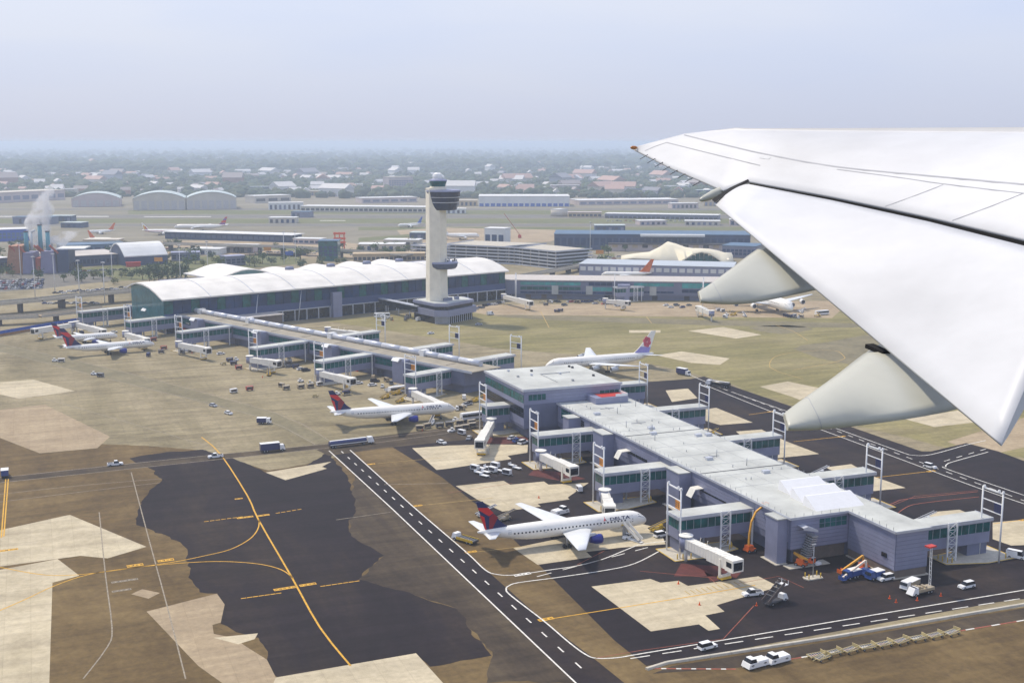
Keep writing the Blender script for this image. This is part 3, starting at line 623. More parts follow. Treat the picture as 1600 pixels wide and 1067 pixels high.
# ================================================================ TERMINAL HALL, TOWER, FAR CONCOURSE
HR = radians(17.7)
hall = thing('terminal_hall', 'long terminal hall with white vaulted roof and blue glass front behind the tower', 'terminal', (73.4, 775.8, 0), HR)
HLn = 272
prof = [(-2.5, 21.6), (0, 22.4), (8, 25.2), (18, 27.8), (28, 29), (38, 29), (46, 27.6), (54, 24.8)]
MB().loft([[(x, d, z) for d, z in prof] + [(x, d, z - .9) for d, z in prof[::-1]] for x in (-2, 90, 180, HLn + 2)], sm=False).ob('roof', mat('white_roof', (.72, .69, .63), .55, var=.1, scale=.08), hall)
for k in range(1, 9): MB().loft([[(k * HLn / 9 + a, d, z + .25) for d, z in prof] + [(k * HLn / 9 + a, d, z + .02) for d, z in prof[::-1]] for a in (-.25, .25)], sm=False).ob('roof_rib', MATS['pale_metal_trim'], hall)
MB().bx(.3, HLn - .3, .3, 51, 0, 21.6).ob('wall', glassb, hall)
for k in range(46):     # upper glazing
    a = k * HLn / 46; MB().bx(a + .2, a + HLn / 46 - .2, -.12, .28, 12.2, 21.3).ob('window_pane', glassb if k % 3 else glass, hall)
MB().bx(0, HLn, -.3, .29, 7.4, 12).ob('band_panel', mat('blue_grey_panel', (.05, .08, .19), .5, .1, var=.1), hall)
for k in range(30):
    a = k * HLn / 30; MB().bx(a, a + .7, -.6, .25, 0, 7.35).ob('column', trim, hall)
    MB().bx(a + .8, a + HLn / 30 - .1, -.05, .24, .6, 6.9).ob('window_pane', glassd, hall)
MB().bx(0, HLn, -.75, -.31, 7.0, 7.6).ob('canopy_beam', trim, hall)
# glazed gable end on the left
gm = MB(); 
for k in range(11):
    d0, d1 = .6 + k * 4.6, .6 + (k + 1) * 4.6 - .25
    zt = lambda d: next(z0 + (z1 - z0) * (d - a) / (b2 - a) for (a, z0), (b2, z1) in zip(prof, prof[1:]) if a <= d <= b2) - 1.0
    MB().add([(-.2, d0, 2), (-.2, d1, 2), (-.2, d1, zt(d1)), (-.2, d0, zt(d0)), (.25, d0, 2), (.25, d1, 2), (.25, d1, zt(d1)), (.25, d0, zt(d0))], [(0, 3, 2, 1), (4, 5, 6, 7), (0, 4, 7, 3), (1, 2, 6, 5), (3, 7, 6, 2)]).ob('gable_pane', mat('pale_teal_glazing', (.045, .17, .19), .12, var=.2, scale=.2, spec=.6), hall)
for x in (122, 205): MB().bx(x - 3.5, x + 3.5, -4.2, -.8, 0, 17).ob('stair_tower', lav, hall)
for x in (60, 92): MB().cyl((x, -3, 0), (x + 3.5, -2, 20), .5, .15, n=6).ob('stay_mast', trim, hall)
MB().bx(10, 74, -14, -1, 0, 7).ob('annex', brown, hall); MB().bx(9, 75, -15, -1.02, 7, 7.6).ob('annex_roof', mat('pale_roof', (.5, .46, .42), .7), hall)
# departures roofs with humps behind the main vault
for k in range(5):
    x, hw = ((86, 26), (131, 18.2), (166, 16.6), (198, 15.3), (228, 15))[k]
    hp = [(x - hw + j * hw / 5, (25.5 if k == 0 else 22.8) + (5.2 if k == 0 else 2.7) * sin(pi * min(1, max(0, (j - .6) / 8.8))) ** 1.3) for j in range(11)]
    o = MB().loft([[(a, d, z) for a, z in hp] + [(a, d, z - .8) for a, z in hp[::-1]] for d in ((55, 80, 104) if k == 0 else (55.2, 80, 104))], sm=False).ob('roof_hump', MATS['white_roof'], hall)
    MB().loft([[(x + 3.4 * cos(t) * s, 78 + 3.4 * sin(t) * s, z) for t in [2 * pi * i / 10 for i in range(10)]] for s, z in ((1, 25), (.95, 28.2 if k == 0 else 26.8), (.8, 29 if k == 0 else 27.6))]).ob('roof_lantern', lavd, o)
    if k: MB().loft([[(a, d, z if d > 54 else 19.5) for a, z in hp] + [(a, d, (z if d > 54 else 19.5) - .8) for a, z in hp[::-1]] for d in (47, 55.19)], sm=False).ob('roof_skirt', mat('skirt_shade_grey', (.42, .43, .44), .6, var=.1), hall)  # shade on the sloping skirts put into a darker grey than the roof
    if k == 0:
        for j in range(9):
            (a0, z0), (a1, z1) = hp[j + 1 - (j == 9)], hp[min(j + 2, 10)]
            MB().add([(a0 + .1, 57, 18), (a1 - .1, 57, 18), (a1 - .1, 57, z1 - .9), (a0 + .1, 57, z0 - .9), (a0 + .1, 57.4, 18), (a1 - .1, 57.4, 18), (a1 - .1, 57.4, z1 - .9), (a0 + .1, 57.4, z0 - .9)], [(0, 1, 2, 3), (7, 6, 5, 4), (0, 4, 5, 1), (3, 2, 6, 7)]).ob('gable_pane', MATS['pale_teal_glazing'], hall)
MB().bx(40, 268, 58, 102, 0, 22).ob('rear_wall', lavd, hall)
# covered walkway from hall to tower
wk = thing('glazed_walkway', 'dark glazed walkway on posts joining the hall to the tower podium', 'walkway')
a, b2 = G(588, 468, 8), G(655, 482, 8); d = b2 - a; wl = d.length; wr = atan2(d.y, d.x); wk.location = (a.x, a.y, 0); wk.rotation_euler = (0, 0, wr)
MB().bx(0, wl, -2, 2, 9.2, 9.8).ob('roof', trim, wk); MB().bx(0, wl, -1.7, 1.7, 5.6, 5.9).ob('deck', shade, wk)
for k in range(16): MB().bx(k * wl / 16 + .1, (k + 1) * wl / 16 - .1, -1.8, -1.6, 5.9, 9.2).ob('window_pane', glassd, wk)
MB().bx(0, wl, -1.5, 1.8, 5.9, 9.2).ob('inner_wall', glassd, wk)
for k in range(4): MB().cyl((k * wl / 4 + 2, 0, 0), (k * wl / 4 + 2, 0, 5.6), .3, n=8).ob('post', trim, wk)

# control tower
TX, TY = 249.5, 771.5; TR = radians(8)
tw = thing('control_tower', 'tall cream airport control tower with dark glass cab and stepped podium', 'control tower', (TX, TY, 0), TR)
def oct_(r, k=.3, ox=0, oy=0):
    e = r * (1 - k); return [(ox + a, oy + c) for a, c in ((-r, -e), (-e, -r), (e, -r), (r, -e), (r, e), (e, r), (-e, r), (-r, e))]
def ring(r, z, ox=0, oy=0, n=20, sy=1): return [(ox + r * cos(2 * pi * i / n), oy + sy * r * sin(2 * pi * i / n), z) for i in range(n)]
sh = MB()
sp = [(-6.6, -3.2), (-.4, -7), (6.6, -4.2), (6.2, 5), (-5.6, 5)]
sh.loft([[(x * k, y * k, z) for x, y in sp] for k, z in ((.99, 12), (.94, 40), (.9, 88))], sm=False)
sh.ob('shaft', creamc, tw)
ox = 5.4
slate = mat('slate_blue_panel', (.07, .085, .15), .45, .1, var=.1); cabg = mat('cab_glass', (.01, .018, .05), .12, var=.2, spec=.5)
def frus(nm, m, specs, n=20, oy=-1, o=None):
    return MB().loft([ring(r, z, ox if o is None else o, oy, n) for r, z in specs], sm=False).ob(nm, m, tw)
frus('cab_floor', cabg, [(8.6, 73.6), (9.4, 75.6), (10.1, 78.4)]); frus('cab_band', trim, [(10.25, 78.4), (10.35, 78.9)])
frus('cab_floor', cabg, [(10.2, 78.9), (10.8, 81.8)]); frus('cab_band', trim, [(11, 81.8), (11.1, 82.2)])
frus('cab_floor', cabg, [(10.9, 82.2), (11.3, 85.6)]); frus('cab_band', lav, [(11.5, 85.6), (11.4, 86.6), (8, 87)])
frus('upper_deck', creamc, [(5.6, 86.9), (5.6, 89)], o=1.5); frus('upper_cab', glass, [(4.8, 89), (5.9, 92.6)], o=1.5); frus('upper_cab_roof', lav, [(6.1, 92.6), (5.8, 93.4), (4, 94)], o=1.5)
frus('radome', white, [(3.2, 94), (3.3, 95.6), (2.8, 97.2), (1.4, 98)], o=1.2)
MB().bx(-8.6, -6, -2, -1.6, 87, 87.3).bx(-8.6, -8.4, -2, -1.6, 86.2, 88).ob('equipment_arm', steel, tw)
for z in range(20, 74, 6): MB().loft([[(x * k * 1.003, y * k * 1.003, zz) for x, y in sp] for k, zz in ((1.06 - .00146 * (z - 12) * (1 if z < 40 else .8) - (0 if z < 40 else .008), z), (1.06 - .00146 * (z - 12) * (1 if z < 40 else .8) - (0 if z < 40 else .008), z + .12))], caps=False, sm=False).ob('pour_joint', brown, tw) if False else None
for k in range(8): a = 2 * pi * k / 8; MB().cyl((1.5 + 5.6 * cos(a), -1 + 5.6 * sin(a), 92.6), (1.5 + 5.6 * cos(a), -1 + 5.6 * sin(a), 95.6), .07, n=5).ob('antenna', steel, tw)
frus('mid_ring', slate, [(8.2, 34.6), (9.6, 36), (10, 38.2)], o=4.6, oy=-1); frus('mid_ring_deck', lav, [(10.1, 38.2), (9.9, 39.2)], o=4.6)
for k in range(9): MB().bx(-1 + k * 1.8, -.2 + k * 1.8, -5 + (k % 3), -4.2 + (k % 3), 39.2, 40.4 + (k % 2)).ob('antenna_unit', random.choice((white, steel, shade)), tw)
pa = [(-13, 12), (-10, -17), (-2, -22), (26, -8), (27, 10), (10, 20)]
def sc_(f): return [(x * f, y * f) for x, y in pa]
MB().prism(sc_(.9), 0, 4.8).ob('podium_base', glassd, tw)
MB().prism(sc_(1), 4.8, 9.0).ob('podium_band', lav, tw); MB().prism(sc_(.9), 9.0, 11.4).ob('podium_glazing', glassd, tw)
MB().prism(sc_(.94), 11.4, 13.2).ob('podium_top', lav, tw); MB().prism(sc_(.86), 13.2, 13.5).ob('podium_roof', roofm, tw)
for k in range(12):
    t = k / 11; MB().bx(-9 + 7 * t, -8.6 + 7 * t, -16.2 - 4.6 * t, -15.8 - 4.6 * t, 0, 4.8).ob('podium_post', trim, tw)
    MB().bx(-1 + 23 * t, -.6 + 23 * t, -20.7 + 12.6 * t, -20.3 + 12.6 * t, 0, 4.8).ob('podium_post', trim, tw)
for q in ((2, -8), (6, -6), (12, -4)): MB().bx(q[0], q[0] + 3, q[1], q[1] + 2, 13.5, 15.3).ob('plant_unit', lavd, tw)

# far concourse to the right of the hall
fc = thing('far_concourse', 'low concourse with pale roof and turquoise window bands right of the tower', 'terminal', (331, 861, 0), atan2(-70, 136))
FL = 190
MB().bx(0, FL, 0, 34, 3.6, 14).bx(1, FL - 1, 2, 30, 0, 3.7).ob('wall', lavd, fc)
MB().bx(-1, FL + 1, -.6, 36, 14, 14.6).ob('roof', mat('far_roof', (.5, .46, .42), .8), fc)
tq = mat('turquoise_glazing', (.05, .33, .33), .15, var=.25, scale=.15, spec=.6)
for a, c, z0, z1, m, n in [(14, 60, 10.6, 13.2, tq, 10), (14, 60, 7, 9.6, glass, 10), (66, 84, 10.6, 13.2, glassb, 4), (66, 84, 6.5, 9.6, tq, 4), (100, 130, 10.6, 13.2, tq, 6), (136, 168, 9.4, 13.4, tq, 6), (136, 168, 6, 8.6, glassb, 6), (100, 130, 5.4, 7, glassb, 6), (14, 84, 4.2, 6, glassb, 12)]:
    wstrip(fc, 'x', 0, a, c, z0, z1, -1, n, m)
for a in (38, 64, 112, 150): MB().bx(a, a + 5, -.5, .1, 3.8, 10.4).ob('solid_panel', roofm, fc)
for a in (88,): MB().bx(a, a + 9, -9, -.2, 0, 12.4).ob('stair_bay', lav, fc)
for k in range(14): MB().bx(6 + k * 12, 10 + k * 12, 1.5, 1.9, 0, 3.4).ob('service_door', random.choice((brown, shade, lavd, shade)), fc)
for k, px in enumerate((806, 960, 1098)):
    p = G(px, 470 if k < 2 else 478)
    place(('gantry', 1), build_gantry, p, radians(-27), 'white gantry with orange sign, far concourse, ' + ('beside the hall', 'mid-way along', 'by the hanging fairing')[k], 'gantry', 'gantries of the far concourse')
for k, (px, py) in enumerate(((800, 466), (958, 472))):
    p = G(px + 6, py); place(('fconf',), lambda: build_finger(22), p, radians(-2), 'short glazed gate finger of the far concourse, ' + ('beside the hall', 'mid-way along')[k], 'gate', 'gate fingers of the far concourse')
# ================================================================ JET BRIDGES AND VEHICLES
bwhite = mat('bridge_white', (.8, .77, .69), .5, var=.06, scale=.5)
def jet_bridge(p, q, label, zf=4.2, group='boarding bridges'):
    a, c = G(*p, 7.2), G(*q, 7.2); d = c - a; Ln = Vector((d.x, d.y, 0)).length; rz = atan2(d.y, d.x)
    r = thing('boarding_bridge', label, 'boarding bridge', (a.x, a.y, 0), rz, group)
    MB().cyl((0, 0, zf - .3), (0, 0, zf + 3.2), 1.9, n=14).ob('rotunda', lav, r); MB().cyl((0, 0, zf + 3.2), (0, 0, zf + 3.5), 2.1, n=14).ob('rotunda_roof', bwhite, r)
    MB().cyl((0, 0, 0), (0, 0, zf - .3), .55, n=10).ob('column', bwhite, r)
    m = Ln * .52
    t1 = MB().bx(1.2, m + 1, -1.35, 1.35, zf, zf + 2.7); t1.ob('tunnel', bwhite, r)
    MB().bx(m + .5, Ln - 1.2, -1.6, 1.6, zf - .25, zf + 3.0).ob('tunnel', bwhite, r)
    rb = MB()
    for k in range(int(Ln / 1.3)):
        x = 1.6 + k * 1.3; w_ = 1.42 if x < m else 1.67
        if x < Ln - 1.4: rb.bx(x, x + .12, -w_, w_, zf + .1, (zf + 2.78) if x < m else (zf + 3.08))
    struct(rb.ob('tunnel_ribs', bwhite, r), 'stuff')
    MB().bx(Ln - 1.2, Ln + 2, -1.9, 1.9, zf - .35, zf + 3.1).ob('cab', bwhite, r)
    MB().bx(Ln + 2.01, Ln + 2.1, -1.5, 1.5, zf + .1, zf + 2.4).ob('cab_opening', glassd, r)
    MB().bx(Ln - .6, Ln + 1.6, -1.96, -1.91, zf + .9, zf + 2.3).bx(Ln - .6, Ln + 1.6, 1.91, 1.96, zf + .9, zf + 2.3).ob('cab_window', glassd, r)
    xl = Ln - 3.6
    MB().bx(xl - .3, xl + .3, -1.9, -1.4, .9, zf + 2).bx(xl - .3, xl + .3, 1.4, 1.9, .9, zf + 2).bx(xl - .4, xl + .4, -1.9, 1.9, .9, 1.5).ob('lift_column', bwhite, r)
    MB().bx(xl - 1, xl + 1, -1.7, 1.7, .45, .95).ob('bogie', yellow, r)
    for s in (-1.2, 1.2): MB().cyl((xl, s - .3, .55), (xl, s + .3, .55), .55, n=12).ob('wheel', tyre, r)
    st = MB()
    for k in range(8): st.bx(Ln - 2.2 - k * .55, Ln - 1.75 - k * .55, 2.0, 2.9, zf - .4 - k * .5, zf - .28 - k * .5)
    st.bar((Ln - 1.8, 2.95, zf + .7), (Ln - 6, 2.95, 1.3), .1).ob('service_stair', steel, r)
    for k in (.25, .4): MB().cyl((Ln * k, .8, zf + 2.7), (Ln * k + .5, .8, zf + 4.2), .08, n=5).ob('roof_hoop', bwhite, r)
    return r
for p, q, lb in [((1072, 838), (1146, 872), 'white boarding bridge at the nearest left gate reaching toward the empty stand'),
    ((845, 705), (893, 727), 'white boarding bridge at the third left gate above the red markings'),
    ((945, 766), (952, 788), 'white boarding bridge pointing at the nearest jet with navy tail'),
    ((768, 655), (750, 686), 'white boarding bridge angled toward the viewer beside the square block'),
    ((500, 578), (548, 590), 'boarding bridge of the diagonal concourse left of the middle jet tail'),
    ((645, 608), (686, 628), 'boarding bridge docked at the nose of the middle jet'),
    ((279, 534), (323, 543), 'boarding bridge in mid concourse with yellow cones below'),
    ((390, 557), (432, 563), 'boarding bridge above the parked red and blue carts'),
    ((196, 518), (228, 528), 'boarding bridge docked at the left jet with the tall navy tail'),
    ((119, 503), (160, 514), 'boarding bridge docked at the jet hidden behind the left one'),
    ((112, 504), (55, 513), 'long boarding bridge stretching left along the blue fence'),
    ((512, 512), (572, 520), 'boarding bridge on the rear side of the diagonal concourse'),
    ((787, 460), (828, 470), 'boarding bridge at the far concourse beside the hall'),
    ((946, 467), (980, 470), 'boarding bridge mid-way along the far concourse'),
    ((1112, 486), (1092, 478), 'boarding bridge at the four-engined jet below the wing fairing')]:
    jet_bridge(p, q, lb)

cars = {k: mat('car_' + k, c, .3, var=.05, spec=.6) for k, c in dict(white=(.78, .78, .77), silver=(.42, .43, .45), grey=(.16, .165, .18), black=(.02, .02, .024), red=(.4, .03, .025), blue=(.03, .07, .25), tan=(.4, .33, .22), yellow=(.65, .42, .03), orange=(.72, .13, .015), navy=(.02, .03, .12), green=(.08, .2, .12)).items()}
WH = {}
def wheel(parent, x, y, r, wd=.25):
    k = (round(r, 2), wd)
    if k not in WH:
        WH[k] = MB().cyl((0, -wd / 2, 0), (0, wd / 2, 0), r, n=10).cyl((0, -wd / 2 - .01, 0), (0, wd / 2 + .01, 0), r * .5, n=8, mi=1).mesh('wheel', [tyre, steel])
    return link('wheel', WH[k], parent, loc=(x, y, r))
def wheels(r, xs, y, rad):
    for x in xs:
        for s in (-1, 1): wheel(r, x, s * y, rad)
def root(nm): return thing(nm, '', 'vehicle')
def b_car(col, kind):
    def f():
        Ln, wd, h, nm = dict(sedan=(4.6, 1.8, 1.45, 'car'), suv=(4.9, 1.95, 1.8, 'car'), van=(5.6, 2.05, 2.4, 'van'), pickup=(5.7, 2, 1.85, 'pickup_truck'))[kind]
        m = cars[col]; r = root(nm); l = Ln / 2; y = wd / 2; hb = .95 if kind != 'van' else 1.15
        MB().tap(-l, l, -y, y, .3, hb, .12, .25, .06).ob('body', m, r)
        if kind == 'pickup':
            MB().tap(-.5, 1.5, -y + .1, y - .1, hb, h - .08, .15, .6, .14).ob('cabin_glass', glassd, r); MB().bx(-.3, .85, -y + .26, y - .26, h - .08, h).ob('roof', m, r)
            MB().bx(-l + .1, -.6, -y + .06, y - .06, hb, hb + .18).ob('bed_rim', m, r); MB().bx(-l + .25, -.75, -y + .2, y - .2, hb + .181, hb + .2).ob('bed_floor', shade, r)
        else:
            a, c, i = {'sedan': (-l + .6, l - 1.1, .55), 'suv': (-l + .12, l - 1.25, .5), 'van': (-l + .05, l - .7, .6)}[kind]
            MB().tap(a, c, -y + .08, y - .08, hb, h - .07, .2, i, .16).ob('cabin_glass', glassd, r)
            MB().bx(a + .26, c - i - .05, -y + .27, y - .27, h - .07, h).ob('roof', m, r)
            if kind == 'van': MB().tap(a - .02, c - 1.6, -y + .06, y - .06, hb, h - .2, .02, .1, .1).ob('side_panel', m, r)
        MB().bx(l - .12, l + .02, -y + .15, -y + .5, .6, .8).bx(l - .12, l + .02, y - .5, y - .15, .6, .8).ob('headlights', white, r)
        wheels(r, (-l * .6, l * .62), y - .1, .36); return r
    return f
def b_boxtruck(ccol, bcol, Ln=8.5, h=3.4):
    def f():
        r = root('box_truck'); l = Ln / 2
        MB().bx(-l, l - .2, -.9, .9, .55, .85).ob('chassis', shade, r)
        MB().tap(l - 2, l, -1.15, 1.15, .6, 2.5, 0, .5, .08).ob('cab', cars[ccol], r); MB().tap(l - 1.2, l + .02, -1.0, 1.0, 1.6, 2.3, 0, .22, .02).ob('windscreen', glassd, r)
        MB().bx(-l, l - 2.15, -1.25, 1.25, .9, h).ob('cargo_box', cars[bcol], r); MB().bx(-l - .05, l - 2.1, -1.3, 1.3, h, h + .12).ob('box_top', white, r)
        wheels(r, (-l + 1.4, -l + 2.5, l - 1.1), 1.05, .5); return r
    return f
def b_tanker(Ln=17, col='white', tcol='navy'):
    def f():
        r = root('fuel_truck'); l = Ln / 2
        MB().bx(-l, l - .2, -1, 1, .7, 1.05).ob('chassis', shade, r)
        MB().tap(l - 2.6, l, -1.2, 1.2, .7, 2.8, .1, .6, .1).ob('cab', cars[col], r); MB().tap(l - 1.3, l + .02, -1.05, 1.05, 1.8, 2.6, 0, .28, .02).ob('windscreen', glassd, r)
        MB().loft([[(x, 1.25 * s * cos(t), 1.85 + .8 * s * sin(t)) for t in [2 * pi * i / 14 for i in range(14)]] for x, s in ((-l + .1, .8), (-l + .5, 1), (l - 3.4, 1), (l - 3, .8))]).ob('tank', cars[tcol], r)
        MB().bx(-l + .4, l - 3.2, -.5, .5, 2.66, 2.76).ob('catwalk', white, r); MB().bx(-l + .2, l - 3.2, -1.27, -1.2, 1.2, 1.5).ob('side_stripe', white, r)
        wheels(r, (-l + 1.2, -l + 2.4, l - 4.4, l - 1.2), 1.05, .52); return r
    return f
def b_tug():
    r = root('aircraft_tug')
    MB().tap(-3, 3, -1.4, 1.4, .4, 1.5, .15, .4, .05).ob('body', white, r); MB().tap(.4, 2.4, -1.15, 1.15, 1.5, 2.3, .2, .35, .12).ob('cab_glass', glassd, r); MB().bx(.65, 2.0, -1, 1, 2.3, 2.4).ob('cab_roof', white, r)
    MB().bx(-2.8, .2, -1.2, 1.2, 1.5, 1.7).ob('engine_deck', white, r); MB().bx(-3.5, -3, -.3, .3, .5, .8).ob('hitch', yellow, r)
    wheels(r, (-1.8, 1.8), 1.25, .62); return r
def b_tractor():
    r = root('baggage_tractor')
    MB().tap(-1.5, 1.5, -.75, .75, .3, 1.05, .05, .3, .04).ob('body', white, r); MB().bx(-.9, .2, -.65, .65, 1.7, 1.8).ob('canopy', white, r)
    for x in (-.8, .1): MB().bx(x - .05, x + .05, -.62, -.52, 1.05, 1.7).bx(x - .05, x + .05, .52, .62, 1.05, 1.7).ob('canopy_posts', shade, r)
    MB().bx(-.6, -.2, -.4, .4, 1.05, 1.45).ob('seat', dark, r); wheels(r, (-1, 1), .68, .35); return r
def b_cart(body, cover=True):
    def f():
        r = root('baggage_cart')
        MB().bx(-1.7, 1.7, -.8, .8, .5, .68).ob('deck', cars[body], r)
        if cover:
            MB().bx(-1.7, 1.7, -.82, .82, 2.0, 2.12).ob('roof', cars[body], r); MB().bx(-1.7, -1.62, -.8, .8, .68, 2).ob('end_panel', cars[body], r); MB().bx(1.62, 1.7, -.8, .8, .68, 2).ob('end_panel', cars[body], r)
            MB().bx(-1.4, 1.3, -.55, .55, .68, 1.5).ob('luggage', mat('luggage', (.07, .06, .07), .7, var=.5, scale=2.5), r)
        else:
            MB().bx(-1.7, -1.6, -.8, .8, .68, 1.3).ob('end_rail', cars[body], r)
        MB().bar((1.7, 0, .5), (2.7, 0, .35), .1).ob('drawbar', steel, r)
        wheels(r, (-1.2, 1.2), .7, .27); return r
    return f
def b_belt(col='yellow'):
    def f():
        r = root('belt_loader')
        MB().tap(-3.2, 1.6, -1, 1, .35, 1.0, .1, .1).ob('body', cars[col], r); MB().bar((-3.9, .2, 1.0), (4, .2, 2.7), .9, .22).ob('conveyor', shade, r)
        MB().bar((-3.9, .7, 1.1), (4, .7, 2.8), .1, .3).ob('side_rail', cars[col], r); MB().bar((-3.9, -.3, 1.1), (4, -.3, 2.8), .1, .3).ob('side_rail', cars[col], r)
        MB().bx(-.4, .7, -1, -.4, 1, 1.9).ob('driver_seat', cars[col], r); wheels(r, (-2.3, .9), .9, .42); return r
    return f
def b_boom(bc, arms, basket=True):
    def f():
        r = root('boom_lift')
        MB().tap(-1.6, 1.6, -1.15, 1.15, .5, 1.1, .1, .1, .05).ob('chassis', cars[bc], r); MB().tap(-1.3, 1.0, -1, 1, 1.1, 2.1, .1, .3, .1).ob('turret', cars[bc], r)
        pts = [Vector(p) for p in arms]
        for a, c in zip(pts[:-1], pts[1:]): MB().bar(a, c, .45, .5).ob('boom_arm', MATS['boom_orange'] if bc != 'blue' else MATS['boom_pale'], r)
        e = pts[-1]
        MB().bx(e.x - .1, e.x + 1.4, e.y - .9, e.y + .9, e.z - .3, e.z - .15).bx(e.x + 1.3, e.x + 1.4, e.y - .9, e.y + .9, e.z - .15, e.z + .8).bx(e.x - .1, e.x, e.y - .9, e.y + .9, e.z - .15, e.z + .8).ob('basket', cars[bc], r)
        wheels(r, (-1.1, 1.1), 1.1, .5); return r
    return f
mat('boom_orange', (.72, .36, .04), .5, var=.08); mat('boom_pale', (.7, .6, .5), .5, var=.08)
def b_stairs():
    r = root('stair_truck')
    MB().bx(-3.6, 2.6, -.95, .95, .5, .8).ob('chassis', shade, r); MB().tap(2, 3.9, -1, 1, .5, 2.0, .05, .6, .1).ob('cab', white, r); MB().tap(2.7, 3.92, -.9, .9, 1.3, 1.85, 0, .25, .02).ob('windscreen', glassd, r)
    s = MB()
    for k in range(16):
        t = k / 15; s.bx(-4.2 + 6.2 * t, -3.7 + 6.2 * t, -1, 1, .8 + 3.6 * t, .92 + 3.6 * t)
    struct(s.ob('steps', shade, r), 'stuff')
    for y in (-1.05, 1.05): MB().bar((-4.2, y, 1.4), (2.2, y, 5.2), .09, .9).ob('side_panel', mat('stair_bronze', (.12, .09, .08), .6), r)
    MB().bx(2.0, 3.6, -1.1, 1.1, 4.4, 4.55).ob('platform', white, r); MB().bx(3.5, 3.6, -1.1, -1, 4.5, 5.6).bx(3.5, 3.6, 1, 1.1, 4.5, 5.6).ob('platform_rail', white, r)
    for k in range(5): MB().bx(-3 + k * 1.3, -2.9 + k * 1.3, -1.1, 1.1, 2.9 + k * .75, 3.0 + k * .75).ob('canopy_hoop', steel, r)
    wheels(r, (-2.4, 2.8), .95, .45); return r
def b_dolly():
    r = root('container_dolly'); m = mat('dolly_tan', (.52, .42, .2), .6, var=.15)
    MB().bx(-2, 2, -1.1, -.95, .55, .75).bx(-2, 2, .95, 1.1, .55, .75).bx(-2, -1.85, -.95, .95, .55, .75).bx(1.85, 2, -.95, .95, .55, .75).ob('frame', m, r)
    for k in range(6): MB().cyl((-1.6 + k * .64, -.94, .68), (-1.6 + k * .64, .94, .68), .1, n=6).ob('roller', steel, r)
    MB().bx(-1.95, -1.8, -1, 1, .75, 1.5).ob('end_stop', m, r); MB().bar((-1.9, 1, 1.4), (1.9, 1, .8), .12).ob('side_stay', m, r); MB().bar((2, 0, .6), (3.1, 0, .4), .12).ob('drawbar', m, r)
    wheels(r, (-1.4, 1.4), .9, .3); return r
def b_flatbed():
    r = root('cargo_loader')
    MB().bx(-4.5, 2.2, -1.4, 1.4, .7, 1.1).ob('deck', shade, r); MB().bx(-4.5, 2.2, -1.5, -1.4, .7, 1.5).bx(-4.5, 2.2, 1.4, 1.5, .7, 1.5).ob('side_rail', yellow, r)
    for k in range(7): MB().cyl((-4 + k, -1.35, 1.18), (-4 + k, 1.35, 1.18), .12, n=6).ob('roller', steel, r)
    MB().tap(2.4, 4.4, -1.2, 1.2, .6, 2.2, .1, .5, .1).ob('cab', white, r); MB().tap(3.2, 4.42, -1.0, 1.0, 1.4, 2.05, 0, .25, .02).ob('windscreen', glassd, r)
    wheels(r, (-3.4, -2, 3), 1.25, .5); return r
def b_crane():
    r = root('crane_truck')
    MB().bx(-4, 3, -1, 1, .6, .95).ob('chassis', shade, r); MB().tap(1.8, 4.2, -1.15, 1.15, .6, 2.4, .05, 1.0, .1).ob('cab', white, r); MB().tap(2.3, 3.5, -1.0, 1.0, 1.6, 2.42, 0, .45, .02).ob('windscreen', glassd, r)
    MB().bx(-4, 1.6, -1.2, 1.2, .95, 1.7).ob('bed', cars['tan'], r)
    for s in (-.35, .35): MB().bar((-3.4 + s, 0, 1.7), (-3.2 + s, 0, 12.5), .12).ob('mast_rail', white, r)
    br = MB()
    for k in range(9): br.bar((-3.75, 0, 2 + k * 1.15), (-3.0, 0, 2.9 + k * 1.15), .08)
    struct(br.ob('mast_lattice', white, r), 'stuff'); MB().bx(-4.2, -1.6, -.9, .9, 12.5, 12.9).ob('mast_head', redp, r)
    for q in (-1.6, -.2, .9): MB().bx(q, q + .7, -.9, .8, 1.7, 2.2 + .3 * (q > 0)).ob('equipment', cars['tan'], r)
    wheels(r, (-3, -1.8, 2.9), 1.05, .5); return r
def b_cone():
    return MB().bx(-.3, .3, -.3, .3, 0, .06).cyl((0, 0, .06), (0, 0, .95), .24, .05, n=8).ob('traffic_cone', mat('cone_orange', (.75, .12, .02), .6))
def b_bus():
    r = root('bus')
    MB().tap(-5.5, 5.5, -1.25, 1.25, .4, 3.0, .1, .2, .08).ob('body', white, r); MB().bx(-5.2, 5.2, -1.27, -1.2, 1.5, 2.5).bx(-5.2, 5.2, 1.2, 1.27, 1.5, 2.5).ob('window_band', glassd, r); MB().bx(-5.3, 5.2, -1.1, 1.1, 3.0, 3.15).ob('roof', white, r)
    wheels(r, (-3.6, 3.6), 1.1, .48); return r
def V(px, py, key, build, hd, label, cat, group=None, z=.05):
    p = G(px, py); return place(key, build, (p.x, p.y, z), radians(hd), label, cat, group)
car = lambda col, k: (('car', col, k), b_car(col, k))
RD = -66.5
